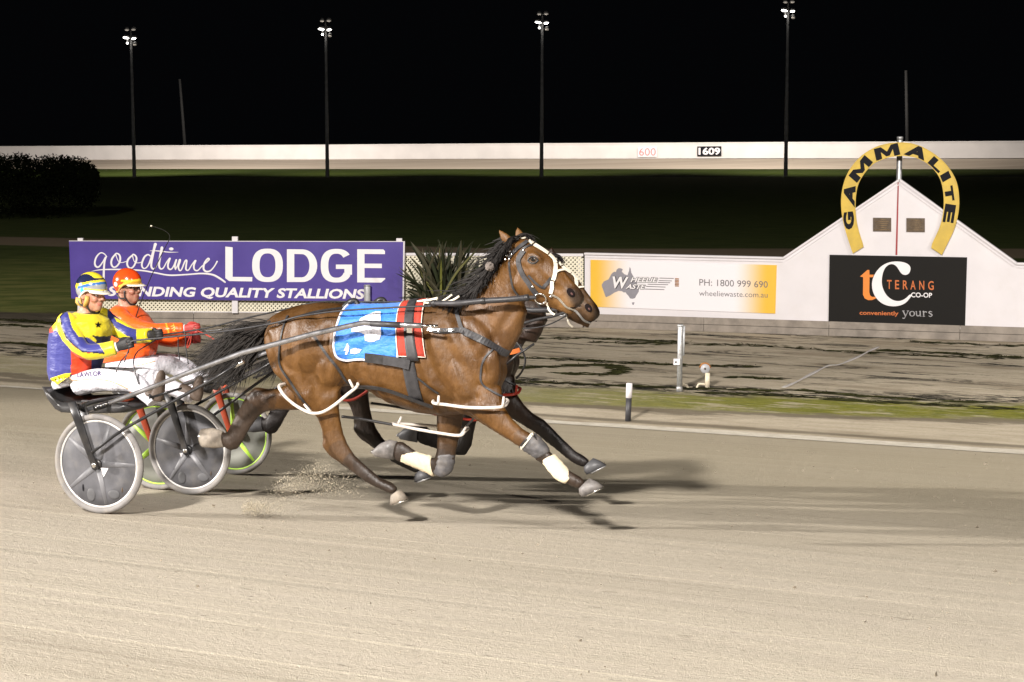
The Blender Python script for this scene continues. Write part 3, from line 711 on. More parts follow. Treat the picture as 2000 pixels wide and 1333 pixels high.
S([(1155, 290), (1130, 370), (1135, 425), (1170, 440), (1205, 400), (1240, 310)], [36, 34, 28, 24, 20])
S([(880, 180), (1000, 184), (1140, 200), (1275, 200)], [8, 20, 18, 4])
mb.add(*ellipsoid(SP.at(*zs((1175, 155)))+FN*.003, FD*.046, Z*.030, FN*.004))
S([(1245, 310), (1225, 390), (1235, 440)], [32, 34, 24]); S([(1235, 440), (1265, 380), (1290, 310), (1300, 320), (1275, 400), (1290, 455), (1320, 440), (1365, 330), (1390, 318), (1385, 370), (1380, 440), (1415, 450), (1460, 380), (1505, 320)], [16, 24, 30, 32, 30, 22, 26, 30, 30, 32, 22, 20, 24])
S([(1515, 320), (1490, 390), (1500, 445), (1545, 455), (1600, 400), (1680, 330), (1705, 300), (1685, 290), (1640, 350), (1625, 430), (1660, 470), (1720, 460), (1775, 400), (1815, 330)], [32, 32, 26, 22, 20, 24, 26, 30, 36, 34, 28, 22, 26])
S([(60, 468), (200, 445), (450, 442), (750, 455), (950, 488), (1150, 522), (1400, 512), (1600, 498), (1750, 515), (1850, 565), (1925, 618)], [6, 20, 26, 26, 26, 28, 26, 28, 34, 36, 30])
mb.obj('script_lettering', M['letter_white'], ps)
def zl(p): return (430+p[0]/5.405, 465+p[1]/5.405)
mb = MB()
mb.add(*panel(SP, [zl(p) for p in [(55, 92), (132, 100), (132, 412), (340, 414), (338, 460), (95, 456), (55, 425)]], .003, .002))
def ring2(cx, cy, ax, ay, bx, by, a0=0, a1=360, n=48, e=2.5):
    A = []; B = []
    for i in range(n+1):
        a = math.radians(a0+(a1-a0)*i/n); c, s = math.cos(a), math.sin(a)
        c2 = math.copysign(abs(c)**(2/e), c); s2 = math.copysign(abs(s)**(2/e), s)
        A.append((cx+ax*c2, cy+ay*s2)); B.append((cx+bx*c2, cy+by*s2))
    V = []; F = []
    for a, b in zip(A, B): V += [SP.at(*zl(a))+FN*.003, SP.at(*zl(b))+FN*.003]
    for i in range(n): F.append((2*i, 2*i+1, 2*i+3, 2*i+2))
    return V, F
mb.add(*ring2(500, 290, 162, 176, 84, 126))
DO = [(705, 120), (870, 122)]+[(870+155*math.sin(math.radians(a)), 294-172*math.cos(math.radians(a))) for a in range(10, 171, 10)]+[(870, 466), (705, 466)]
DI = [(783, 170), (865, 172)]+[(865+78*math.sin(math.radians(a)), 294-122*math.cos(math.radians(a))) for a in range(10, 171, 10)]+[(865, 417), (783, 417)]
V = []; F = []
for a, b in zip(DO, DI): V += [SP.at(*zl(a))+FN*.003, SP.at(*zl(b))+FN*.003]
for i in range(len(DO)): j = (i+1) % len(DO); F.append((2*i, 2*i+1, 2*j+1, 2*j))
mb.add(V, F)
mb.add(*ring2(1228, 294, 166, 177, 86, 127, 30, 323))
mb.add(*panel(SP, [zl(p) for p in [(1222, 282), (1392, 282), (1392, 390), (1312, 390), (1312, 328), (1222, 328)]], .0045, .002))
mb.add(*panel(SP, [zl(p) for p in [(1447, 120), (1722, 122), (1740, 140), (1740, 172), (1524, 170), (1524, 272), (1707, 273), (1707, 320), (1524, 318), (1524, 422), (1742, 424), (1742, 436), (1700, 472), (1447, 470)]], .003, .002))
mb.obj('capital_lettering', M['letter_white'], ps, smooth=False)
mb = MB(); text_on(SP, 'STANDING QUALITY STALLIONS', (209, 582.0), (709, 588.0), (214.5, 559.2), .003, .035, 1.0, mb)
mb.obj('slogan_lettering', M['letter_white'], ps, smooth=False, normals=False)

# ------------------------------------------------------------------ lattice fence, timber edging
lf = thing('lattice_fence', 'cream diamond lattice fence behind the purple sign and spiky plant', 'fence', (FA+FB)/2)
mb = MB(); L = np.linalg.norm(FB-FA); z0, z1 = ZI+.24, ZI+1.38; h = z1-z0; sp = .080; wd = .030
n = int((L+h)/sp)
for sgn in (1, -1):
    for i in range(n):
        a = i*sp-h if sgn == 1 else i*sp
        p0 = (a, 0.0); p1 = (a+h*sgn, h)
        def clip(p, q):
            (x0, y0), (x1, y1) = p, q; t0, t1 = 0.0, 1.0; dx = x1-x0
            for lo, s in ((0, 1), (L, -1)):
                c0 = (x0-lo)*s; c1 = (x1-lo)*s
                if c0 < 0 and c1 < 0: return None
                if c0 < 0: t0 = max(t0, c0/(c0-c1))
                if c1 < 0: t1 = min(t1, c0/(c0-c1))
            return None if t1-t0 < .02 else ((x0+dx*t0, y0+(y1-y0)*t0), (x0+dx*t1, y0+(y1-y0)*t1))
        q = clip(p0, p1)
        if not q: continue
        A, B = [FA+FD*x+Z*(y+z0-ZI) for x, y in q]
        d = nrm(B-A); s = nrm(np.cross(d, FN)); c = (A+B)/2+FN*(.006*sgn)
        mb.add(*box8(c, (B-A)/2, s*wd/2, FN*.0045))
mb.obj('lattice', M['cream'], lf, smooth=False, normals=False)
mb = MB(); mb.add(*box8((FA+FB)/2+Z*(z1-ZI+.01), (FB-FA)/2, Z*.025, FN*.025)); mb.add(*box8((FA+FB)/2+Z*(z0-ZI-.0), (FB-FA)/2, Z*.022, FN*.022)); mb.obj('rail', M['white'], lf, smooth=False)
for k in range(5):
    c = FA+FD*(L*(k+.02)/4.05)-FN*.07; mb = MB(); mb.add(*box8(c+Z*.69, FD*.04, FN*.04, Z*.70)); mb.obj('fence_post', M['white'], lf, smooth=False)
te = thing('timber_edging', 'low weathered timber plank wall under the finish board and lattice', 'edging', (FB[0], FB[1], ZI))
def planks(A, B, nrm_, hgt, seg, cnt=2):
    Lx = np.linalg.norm(B-A); d = nrm(B-A); k = max(1, round(Lx/seg))
    for i in range(k):
        for j in range(cnt):
            a = A+d*(Lx*i/k+.004+(.0 if j == 0 else .0)); b = A+d*(Lx*(i+1)/k-.004)
            c = (a+b)/2+Z*(hgt*(j+.5)/cnt)+nrm_*(.004*rng.random()+(.0 if j else .012)); 
            mbp = MB(); mbp.add(*box8(c, (b-a)/2, Z*(hgt/cnt/2-.004), nrm_*.03))
            mbp.obj('plank', M['timber'], te, smooth=False)
planks(FA-FD*.3, FB, FN, .25, 2.6)
BA = BP.at(1142, 640); BA = np.array([BA[0], BA[1], ZI]); BB = BA+T*14
planks(BA, BB, BP.n, .27, 2.4)

# ------------------------------------------------------------------ distance signs on the far fence
def farpl(px): 
    a, b = atdepth(px-20, 300, lerp(248, 206, px-20)-.12), atdepth(px+20, 300, lerp(248, 206, px+20)-.12); d = b-a; return Plane(a, (d[1], -d[0], 0))
for lab, s, x0, x1, y0, y1, mt, ml, bo in (('white board with red number 600 on the far fence', '600', 1246, 1283, 287.5, 307, 'letter_white', 'red_letter', .0), ('black board with white number 1609 on the far fence', '1609', 1362, 1409, 286.5, 305.5, 'letter_black', 'letter_white', .035)):
    pl = farpl((x0+x1)/2); sg = thing('distance_sign', lab, 'sign', pl.at((x0+x1)/2, y1))
    mb = MB(); mb.add(*panel(pl, [(x0, y0), (x1, y0-.4), (x1, y1-.4), (x0, y1)], .05, .04)); mb.obj('panel', M[mt], sg, smooth=False)
    mb = MB(); text_on(pl, s, (x0+2.5, y1-2.4), (x1-2, y1-2.6), (x0+2.5, y0+2.2), .09, bo, 1.0, mb); mb.obj('lettering', M[ml], sg, smooth=False, normals=False)

# ------------------------------------------------------------------ floodlight towers
towers = [((258.5), (255.5, 75), (262.5, 347), 'floodlight tower beside the dark bush, leftmost of four lit towers', 1), (637, (636.2, 58), (639.5, 347), 'floodlight tower rising behind the purple sign, second from the left', 1),
          (1059, (1060, 45), (1057.5, 347), 'floodlight tower rising behind the horse heads in mid track', 1), (1537, (1538.5, 22), (1534.5, 345), 'floodlight tower between the black number board and the gabled board', 1)]
for px, tp_, bp_, lab, _ in towers:
    d = lerp(208.6, 189.8, px); base = atdepth(bp_[0], bp_[1], d); top = atdepth(tp_[0], tp_[1], d)
    top[0] = base[0]+(top[0]-base[0])*.6
    t_ = thing('floodlight_tower', lab, 'floodlight tower', base, 'floodlight towers along the back straight')
    hgt = top[2]-base[2]
    mb = MB(); mb.add(*tube([base, base+(top-base)*.5, top+Z*.5], [.22, .18, .13], 12)); mb.obj('mast', M['pole'], t_)
    mb = MB(); mb.add(*torus(top+Z*.0, Z, .42, .05, 20, 6)); mb.add(*box8(top, (.55, 0, 0), (0, .05, 0), (0, 0, .05))); mb.add(*box8(top+Z*.9, (.45, 0, 0), (0, .05, 0), (0, 0, .05))); mb.add(*tube([top, top+Z*1.0], .09, 8)); mb.obj('crossarm', M['pole'], t_)
    for dx, dz, ax, sx, lens in ((-.46, .06, -.25, .34, 'lens'), (.42, -.02, .2, .25, 'lens'), (-.32, -.52, 0, .13, 'lens'), (-.36, .95, 0, .22, 'lens_dim'), (.40, .98, 0, .24, 'lens_dim'), (.5, -.7, 0, .2, 'lens_dim')):
        c = top+np.array([dx, -.35, dz]); e1 = np.array([sx, 0, ax*sx*.5]); mb = MB()
        mb.add(*ellipsoid(c+Z*.10+np.array([0, .1, 0]), e1*1.1, (0, .3, 0), Z*.22, 12, 8)); lh = mb.obj('lamp_head', M['pole'], t_)
        mb = MB(); mb.add(*ellipsoid(c-Z*.06+np.array([0, -.12, 0]), e1, (0, .16, 0), Z*.11, 12, 8)); mb.obj('lens', M[lens], lh)
    L_ = spot('back_straight_lamp', top+np.array([0, 1.6, -.6]), top+np.array([-5 if px < 300 else (9 if px > 1500 else 3), 30, -hgt]), 27000 if 300 < px < 1500 else 42000, 135, .7, .3, (1.0, .92, .86))
    L_.parent = t_; L_.location = tuple(np.asarray(L_.location)-base)
# dim power poles behind
for (tx, ty), (bx, by), lab in (((351, 155), (362.5, 288), 'thin leaning power pole beyond the white fence near the left tower'), ((1769.5, 138), (1772.5, 277), 'thin dark power pole beyond the fence above the horseshoe')):
    d = 258 if tx < 1000 else 222
    a, b = atdepth(bx, by+14, d), atdepth(tx, ty, d)
    t_ = thing('power_pole', lab, 'power pole', a); mb = MB(); mb.add(*tube([a, (a+b)/2, b], [.24, .21, .17], 10)); mb.obj('pole', M['far_pole'], t_)

# ------------------------------------------------------------------ bush and flax
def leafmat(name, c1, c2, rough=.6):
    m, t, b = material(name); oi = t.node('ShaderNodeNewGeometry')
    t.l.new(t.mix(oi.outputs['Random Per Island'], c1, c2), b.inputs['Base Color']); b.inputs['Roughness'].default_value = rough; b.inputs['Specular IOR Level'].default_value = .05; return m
bc = onz(70, 428); bush = thing('bush', 'wide dark leafy bush in the infield at the left edge', 'bush', bc)
mb = MB(); dB = bc[1]
lobes = [(-60, 345, 80, 50), (20, 345, 60, 46), (75, 350, 55, 44), (125, 352, 52, 42), (165, 362, 32, 40), (40, 330, 40, 30), (110, 328, 40, 26), (150, 336, 36, 30), (-20, 325, 40, 30), (100, 385, 90, 40), (0, 385, 90, 40), (178, 345, 16, 22)]
for cx, cy, rx, ry in lobes:
    c = atdepth(cx, cy, dB+rng.normal()*.3); rx, ry = rx*dB/FPX, ry*dB/FPX
    for k in range(1100):
        d = nrm(rng.normal(size=3)); r_ = rng.uniform(.55, 1.06); p = c+d*np.array([rx, rx*.8, ry])*r_
        a = nrm(rng.normal(size=3)); b = nrm(np.cross(a, d+rng.normal(size=3)*.3)); s = rng.uniform(.05, .12)
        mb.add([p-a*s, p+b*s*.5, p+a*s, p-b*s*.5], [(0, 1, 2, 3)])
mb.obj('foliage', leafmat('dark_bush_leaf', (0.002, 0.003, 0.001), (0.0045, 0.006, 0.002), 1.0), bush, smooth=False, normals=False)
mb = MB()
for k in range(0):
    a = bc+np.array([rng.uniform(-2.5, 2.5), rng.uniform(-.8, .8), 0]); mb.add(*tube([a, a+np.array([rng.normal()*.2, 0, 1.2]), a+np.array([rng.normal()*.5, 0, 2.4])], [.08, .06, .03], 6))

fp = onz(866, 634); fp = fp+(FPL.at(866, 600)-FPL.at(866, 600))*0; fp[1] = 33.75; fp = np.array([(866-1000)/FPX*33.9, 33.75, ZI])
fx = thing('flax_plant', 'spiky flax plant with long dark leaves between purple sign and lattice', 'plant', fp)
mb = MB(); tips = [(798, 500), (806, 470), (820, 520), (838, 482), (848, 470), (862, 466), (858, 500), (876, 470), (890, 478), (900, 466), (893, 500), (922, 468), (912, 505), (930, 490), (940, 545), (935, 520), (792, 545), (785, 520), (788, 565), (800, 580), (815, 545), (925, 560), (950, 575), (905, 530), (870, 520), (845, 530), (828, 500), (882, 495), (852, 545), (896, 555), (810, 560), (918, 585), (780, 600), (940, 600)]
for k in range(150):
    tx, ty = tips[k % len(tips)]; tx += rng.normal()*7; ty += abs(rng.normal())*14 if k >= len(tips) else 0
    b = fp+np.array([rng.normal()*.22, rng.normal()*.16, .02]); tip = atdepth(tx, ty, 33.75+rng.normal()*.3)
    mid = b*.45+tip*.55+Z*(.10+.12*rng.random())+np.array([0, rng.normal()*.08, 0]); bend = tip+np.array([(tip[0]-b[0])*.05, 0, -.02*rng.random()])
    P = catmull([b, mid, bend], 6); n = len(P); w0 = rng.uniform(.018, .034); V = []; F = []
    sd = nrm(np.cross(nrm(tip-b), np.array([rng.normal()*.6, -1, rng.normal()*.3])))
    for i, p in enumerate(P):
        s = i/(n-1); w = w0*(1-.1*s)*(1 if s < .72 else max(.04, (1-s)/.28)); f = np.array([0, -w*.35, 0])
        V += [p-sd*w, p+f, p+sd*w]
    for i in range(n-1): F += [(3*i, 3*i+1, 3*i+4, 3*i+3), (3*i+1, 3*i+2, 3*i+5, 3*i+4)]
    mb.add(V, F)
m_, t_, b_ = material('flax_leaf'); oi = t_.node('ShaderNodeNewGeometry'); cr = t_.node('ShaderNodeValToRGB'); t_.l.new(oi.outputs['Random Per Island'], cr.inputs[0])
cr.color_ramp.elements[0].color = (0.010, 0.014, 0.005, 1); cr.color_ramp.elements[1].color = (0.19, 0.20, 0.045, 1); cr.color_ramp.elements[1].position = 1.0
for p_, c_ in ((.5, (0.020, 0.026, 0.010, 1)), (.75, (0.045, 0.042, 0.024, 1)), (.93, (0.10, 0.085, 0.05, 1))): e = cr.color_ramp.elements.new(p_); e.color = c_
t_.l.new(cr.outputs[0], b_.inputs['Base Color']); b_.inputs['Roughness'].default_value = .6; b_.inputs['Specular IOR Level'].default_value = .2
mb.obj('leaves', m_, fx, smooth=True, normals=False)

# ------------------------------------------------------------------ small posts and things on the verge
def ground_at(x, y): return onz(x, y)
# grey post behind the horse's back
g = ground_at(716, 640); gp = thing('steel_post', 'short grey steel post in front of the purple sign', 'post', (g[0], g[1], ZI))
tz = onplane(717, 557.5, (0, g[1], 0), (0, 1, 0))[2]; rr = 6.2*g[1]/FPX
mb = MB(); mb.add(*lathe((onplane(717, 557, (0, g[1], 0), (0, 1, 0))[0], g[1], ZI), Z, [(0, rr), (tz-ZI-.02, rr), (tz-ZI, rr*.9)], 18)); mb.obj('tube', M['grey_post'], gp)
mb = MB(); mb.add(*lathe((onplane(717, 557, (0, g[1], 0), (0, 1, 0))[0], g[1], tz-.02), Z, [(0, rr*1.1), (.02, rr*1.1), (.03, rr*.7)], 18)); mb.obj('cap', M['galv'], gp)
# timing post with small white box
g = ground_at(1327, 765.5); D = g[1]; k = D/FPX
tp2 = thing('steel_post', 'grey steel post on the verge with a small white sensor box', 'post', g)
def vp(x, y, dy=0.0): return onplane(x, y, (0, D+dy, 0), (0, 1, 0))
mb = MB(); a, b = vp(1326.8, 765), vp(1329, 634); mb.add(*tube([a, a*.5+b*.5, b-Z*.006, b], [5.4*k, 5.4*k, 5.4*k, 4.6*k], 18)); mb.obj('tube', M['galv'], tp2)
mb = MB(); mb.add(*tube([vp(1334.5, 695, .02), vp(1336, 637, .02)], 2.4*k, 10)); mb.add(*lathe(b-Z*.03, Z, [(0, 6.2*k), (.02, 6.2*k), (.03, 5*k)], 16)); mb.obj('side_tube', M['grey_post'], tp2)
mb = MB(); mb.add(*box8(vp(1321.5, 707, -.05), (6.2*k, 0, 0), (0, .03, 0), (0, 0, 6.0*k))); bx = mb.obj('sensor_box', M['white'], tp2, smooth=False)
mb = MB(); mb.add(*lathe(vp(1320, 707.5, -.075), (0, -1, 0), [(0, 1.8*k), (.012, 1.6*k)], 12)); mb.obj('sensor_hole', M['letter_black'], bx)
mb = MB(); mb.add(*lathe(a, Z, [(0, 6.4*k), (.06, 6.4*k), (.07, 5.5*k)], 16)); mb.obj('base_collar', M['galv'], tp2)
# lamp on bent pipe
g2 = ground_at(1381.5, 758); D2 = g2[1]
def vq(x, y, dy=0.0): return onplane(x, y, (0, D2+dy, 0), (0, 1, 0))
pl_ = thing('pipe_light', 'small round grey light on a cream bent pipe beside the steel post', 'light', g2)
mb = MB(); mb.add(*tube([vq(1381.5, 759), vq(1382, 729)], 5*k, 14)); mb.obj('upright_pipe', M['pvc'], pl_)
mb = MB(); mb.add(*tube(catmull([vq(1376.5, 751), vq(1366, 750.5), vq(1362.5, 754), vq(1361, 759)], 5), 2.0*k, 8)); mb.add(*tube(catmull([vq(1334, 750), vq(1341, 753), vq(1345, 759), vq(1352, 761), vq(1383, 761.5)], 5), 2.2*k, 8)); mb.obj('bent_pipe', M['pvc'], pl_)
mb = MB(); mb.add(*lathe(vq(1377, 720, .03), (0, -1, 0.05), [(-.02, 3*k), (.0, 9.4*k), (.035, 9.8*k), (.05, 8.2*k), (.055, 1*k)], 24)); hd = mb.obj('light_head', M['lampgrey'], pl_)
mb = MB(); mb.add(*lathe(vq(1377, 720.5, -.03), (0, -1, .05), [(0, 2.2*k), (.012, 1.8*k)], 12)); mb.obj('lens', M['plaque'], hd)
V = []; 
mb = MB(); arc = [vq(1377+10.2*math.cos(math.radians(a)), 720-10.2*math.sin(math.radians(a)), .0) for a in range(5, 181, 12)]; mb.add(*tube(arc, 1.7*k, 8)); mb.obj('rusty_hood', M['rust'], hd)
# black and white marker post on the edge line
g3 = banked(1226.5, 829); k3 = g3[1]/FPX
mk = thing('track_marker', 'small black marker post with white top on the track edge line', 'marker post', g3)
def vr(x, y): return onplane(x, y, (0, g3[1], 0), (0, 1, 0))
mb = MB(); mb.add(*tube([vr(1226.2, 830), vr(1228.2, 777)], 5.8*k3, 14)); mb.obj('post', M['leather_grey'], mk)
mb = MB(); mb.add(*tube([vr(1228.2, 777.2), vr(1229.3, 749.5), vr(1229.3, 748.6)], [6.2*k3, 6.2*k3, 5.2*k3], 14)); mb.obj('white_top', M['white'], mk)
# pale tape lying on the verge
A = [(1530, 757), (1556, 746), (1590, 728), (1618, 714.5), (1640, 712), (1672, 699), (1700, 685), (1716, 677.5)]
P = catmull([onz(x, y, ZI+.008) for x, y in A], 6)
mb = MB(); mb.add(*ribbon(P, [Z]*len(P), [.055+.02*math.sin(i*.7) for i in range(len(P))], .006)); tag(mb.obj('ground_tape', M['tape']), 'pale strip of tape lying slantwise on the muddy verge', 'tape')
# scattered sand clods
mb = MB()
for k_ in range(900):
    u = rng.uniform(-9, 4); v = V0+rng.uniform(-5.5, 9); v = min(v, float(vline(u))-.2); s = rng.uniform(.003, .011)*(1+.8*(rng.random() < .06))
    c = uvz(u, v, -BANK*(v-V0)+s*.3); e = [nrm(rng.normal(size=3))*s*rng.uniform(.6, 1.2) for _ in range(3)]
    mb.add([c+e[0], c+e[1], c+e[2], c-e[0], c-e[1]*.7, c-e[2]], [(0, 1, 2), (0, 2, 4), (0, 4, 5), (0, 5, 1), (3, 2, 1), (3, 4, 2), (3, 5, 4), (3, 1, 5)])
struct(mb.obj('sand_clods', pbr('damp_sand_clod', (0.21, 0.18, 0.135), .95, var=.2), None, smooth=False), 'stuff')

# low dark weeds growing in lines along the verge
mb = MB()
lines = [[(1000, 719), (1100, 715), (1180, 713), (1213, 722), (1192, 731), (1095, 729)], [(1005, 698), (1180, 706), (1330, 713), (1480, 716)], [(1150, 668), (1320, 672), (1500, 676), (1700, 690), (1990, 702)], [(1040, 661), (1200, 663), (1330, 668)],
         [(1720, 684), (1850, 690), (1995, 699)], [(1380, 768), (1500, 771), (1640, 781), (1800, 789), (1995, 800)], [(1560, 762), (1700, 775), (1900, 786)], [(1180, 752), (1330, 758), (1520, 764)], [(1430, 737), (1520, 740)], [(1000, 745), (1180, 752)], [(0, 624), (60, 628), (110, 632)], [(0, 634), (70, 638)], [(1780, 668), (1990, 676)], [(5, 670), (60, 672), (100, 678)], [(420, 637), (560, 642), (720, 650)]]
for L_ in lines:
    q = catmull([np.array(p, float) for p in L_], 40)
    for p in q:
        if rng.random() < .48: continue
        for k in range(rng.integers(2, 6)):
            c = onz(p[0]+rng.normal()*9, p[1]+rng.normal()*1.1, ZI+.004)
            if rng.random() < .72:        # flat wet mats
                a_ = rng.uniform(.05, .20); b_ = rng.uniform(.012, .045); tw = rng.normal()*.12; e1 = nrm(T+N*tw)*a_; e2 = nrm(N-T*tw)*b_; hz = rng.uniform(.003, .012)
                n8 = [c+e1*math.cos(q_)*rng.uniform(.6, 1.1)+e2*math.sin(q_)*rng.uniform(.5, 1.2) for q_ in np.linspace(0, 5.5, 8)]
                mb.add(n8+[c+Z*hz], [(8, q_, (q_+1) % 8) for q_ in range(8)])
            else:
                s_ = rng.uniform(.015, .035); a = rng.uniform(0, 6.28); d = np.array([math.cos(a), math.sin(a), 0]); e = np.array([-d[1], d[0], 0]); lean = rng.normal(size=2)*.7
                tip = c+Z*s_*rng.uniform(.3, .8)+np.array([lean[0], lean[1], 0])*s_
                mb.add([c-d*s_*.5, c+d*s_*.5, tip+e*s_*.2, tip-e*s_*.2], [(0, 1, 2, 3)])
struct(mb.obj('verge_weeds', leafmat('dark_verge_weed', (0.010, 0.009, 0.005), (0.040, 0.042, 0.014), .8), None, smooth=False, normals=False), 'stuff')
# ================================================================== HORSES
PXM = FPX/13.2     # photo pixels per metre near the horses
def ring(f, r, b, dv=0.0, fl=1.0):
    """cross-section from its front/top and rear/bottom photo outline, half width b, lateral offset dv"""
    A, B = X(*f, dv), X(*r, dv); return ((A+B)/2, (A-B)/2*fl, N*b)
def cap(R, i, k=.5, s=.55):
    """rounded end beyond ring i"""
    c, e1, e2 = R[i]; j = i+1 if i == 0 else i-1
    d = nrm(c-R[j][0]); return (c+d*np.linalg.norm(e1)*k, e1*s, e2*s)
def leg(mb, st, dv=None, k=16, exp=2.0):
    R = []
    for i, s in enumerate(st):
        c_, a_, b_ = ring(s[0], s[1], s[2], s[3]); k_ = 1.14 if i >= 7 else 1.0; R.append((c_, a_*k_, b_*k_))
    R = [cap(R, 0)]+R+[cap(R, len(R)-1, .3, .6)]
    mb.add(*rings_loft(R, k, exp))
def blob(mb, px, py, dv, a, b, c, ang=0.0):
    """muscle: photo centre, half sizes in pixels along ang / across, lateral half thickness in metres"""
    ca, sa = math.cos(math.radians(ang)), math.sin(math.radians(ang)); o = X(px, py, dv)
    e1 = X(px+a*ca, py+a*sa, dv)-o; e2 = X(px-b*sa, py+b*ca, dv)-o
    mb.add(*ellipsoid(o, e1, e2, N*c))
body = MB()
tor = [((530, 634), (531, 694), .11), ((547, 609), (547, 728), .19), ((580, 597), (588, 752), .245), ((622, 591), (640, 762), .265), ((662, 593), (688, 752), .255),
       ((705, 597), (716, 757), .255), ((752, 597), (766, 787), .275), ((800, 594), (822, 806), .27), ((850, 588), (872, 813), .235), ((888, 585), (915, 808), .215),
       ((920, 596), (950, 798), .19), ((950, 640), (968, 780), .155), ((968, 672), (978, 755), .10)]
R = [ring(a, b, w, 0.0) for a, b, w in tor]
body.add(*rings_loft([cap(R, 0, .35, .5)]+R+[cap(R, -1, .3, .5)] if False else [cap(R, 0, .3, .5)]+R+[cap(R, len(R)-1, .3, .5)], 28, 2.25))
# neck and head
nk = [((868, 588), (985, 712), .165), ((905, 582), (1000, 686), .125), ((942, 564), (1019, 652), .105), ((966, 531), (1028, 612), .092), ((983, 502), (1018, 580), .084), ((1000, 475), (1014, 552), .080), ((1010, 468), (1018, 520), .07)]
R = [ring(a, b, w) for a, b, w in nk]; body.add(*rings_loft([cap(R, 0, .4, .6)]+R+[cap(R, len(R)-1, .3, .5)], 20, 2.1))
hd = [((1004, 470), (1004, 555), .072), ((1028, 465), (1011, 574), .100), ((1052, 478), (1026, 587), .108), ((1075, 498), (1046, 591), .098), ((1094, 519), (1064, 596), .080), ((1109, 538), (1082, 604), .064), ((1122, 553), (1097, 610), .058), ((1133, 565), (1108, 611), .058), ((1140, 577), (1118, 606), .050), ((1141, 586), (1126, 602), .034)]
R = [ring(a, b, w) for a, b, w in hd]; body.add(*rings_loft([cap(R, 0, .3, .6)]+R+[cap(R, len(R)-1, .15, .6)], 20, 2.3))
for s in (-1, 1):
    blob(body, 1028, 555, .062*s, 32, 25, .045, 20)      # jowl
    blob(body, 1044, 502, .088*s, 17, 10, .026, 25)      # brow over the eye
    blob(body, 1072, 536, .058*s, 30, 8, .030, 42)       # facial crest
    blob(body, 1118, 574, .038*s, 13, 11, .026, 40)      # nostril wing
    blob(body, 935, 690, .13*s, 75, 36, .07, 68)         # shoulder
    blob(body, 900, 735, .15*s, 62, 26, .075, 62)         # triceps
    blob(body, 600, 675, .19*s, 62, 55, .10, 70)         # haunch
    blob(body, 645, 700, .18*s, 30, 62, .10, 0)
blob(body, 1110, 608, 0, 13, 6, .032, 30)                # chin
# ears
for s, base, tip, bk in ((-1, (991, 470), (974, 449), 11), (1, (1016, 464), (1010, 444), 11)):
    dv = .055*s; c = X(*base, dv); t = X(*tip, dv*1.15); d = t-c; w = nrm(np.cross(d, N))
    body.add(*rings_loft([(c-d*.3, w*.034, N*.026), (c+d*.1, w*.038, N*.026), (c+d*.5, w*.029, N*.018), (c+d*.85, w*.014, N*.011), (c+d*1.02, w*.005, N*.006)], 12))
# dock
body.add(*tube([X(548, 622, 0), X(532, 632, 0), X(515, 640, 0), X(498, 648, 0)], [.05, .045, .036, .02], 10))
RH = [((690, 690), (524, 690), .13, -.10), ((676, 735), (535, 726), .115, -.125), ((662, 772), (572, 768), .095, -.14), ((661, 795), (604, 795), .078, -.145), ((664, 820), (622, 816), .062, -.145), ((670, 846), (629, 841), .050, -.14),
      ((679, 868), (631, 874), .046, -.135), ((690, 890), (647, 890), .040, -.13), ((709, 907), (685, 919), .030, -.125), ((741, 934), (727, 948), .028, -.12), ((765, 944), (748, 957), .033, -.12), ((776, 954), (764, 965), .031, -.12)]
LH = [((650, 760), (560, 700), .12, .10), ((612, 800), (566, 742), .095, .125), ((570, 802), (548, 758), .068, .135), ((540, 801), (522, 760), .055, .135), ((517, 806), (499, 755), .048, .135), ((503, 817), (483, 770), .042, .13), ((488, 838), (467, 798), .034, .13), ((474, 860), (455, 826), .030, .13), ((463, 876), (444, 848), .033, .125), ((449, 879), (438, 846), .031, .12), ((438, 872), (432, 845), .030, .12)]
RF = [((980, 755), (862, 765), .085, -.10), ((985, 790), (890, 800), .078, -.13), ((988, 800), (920, 815), .068, -.14), ((1001, 819), (949, 833), .056, -.14), ((1021, 838), (981, 853), .047, -.14), ((1044, 851), (1018, 875), .046, -.138), ((1060, 867), (1031, 884), .042, -.135), ((1071, 881), (1047, 897), .033, -.133), ((1090, 900), (1068, 913), .029, -.13), ((1112, 921), (1094, 935), .029, -.13), ((1130, 931), (1113, 947), .034, -.13), ((1142, 941), (1128, 954), .031, -.13)]
LF = [((915, 770), (850, 770), .085, .085), ((908, 803), (853, 803), .066, .11), ((902, 830), (853, 832), .056, .115), ((897, 856), (854, 858), .050, .12), ((891, 882), (852, 884), .046, .12), ((888, 905), (848, 896), .045, .12), ((874, 928), (846, 896), .040, .12), ((846, 925), (841, 894), .032, .12), ((816, 913), (818, 887), .027, .12), ((797, 907), (802, 876), .028, .12), ((783, 902), (788, 866), .034, .12), ((772, 897), (776, 864), .032, .12)]
for L_ in (RH, LH, RF, LF): leg(body, L_)
blob(body, 655, 872, -.135, 24, 14, .040, 62); blob(body, 508, 778, .135, 22, 14, .040, 40)        # hocks
blob(body, 1032, 864, -.138, 20, 15, .042, 38); blob(body, 868, 900, .12, 20, 18, .042, 80)        # knees
m, t, b = material('bay_horse_coat')
a = t.node('ShaderNodeAttribute'); a.attribute_name = 'col'; tc = t.node('ShaderNodeTexCoord').outputs['Object']
n1 = t.noise(tc, 5.5, 6, .62); n2 = t.noise(tc, 26, 5, .65, (1, 1, .6)); n3 = t.noise(tc, 160, 3, .6, (1, 1, .35))
c = t.mix(t.ramp(n1, .32, .68), (0.60, 0.56, 0.53), (1.08, 1.06, 1.0)); c = t.mix(t.math('MULTIPLY', t.ramp(n2, .42, .72), .42), c, (0.66, 0.60, 0.56))
c = t.mix(t.math('MULTIPLY', t.ramp(n3, .4, .8), .25), c, (1.25, 1.2, 1.15))
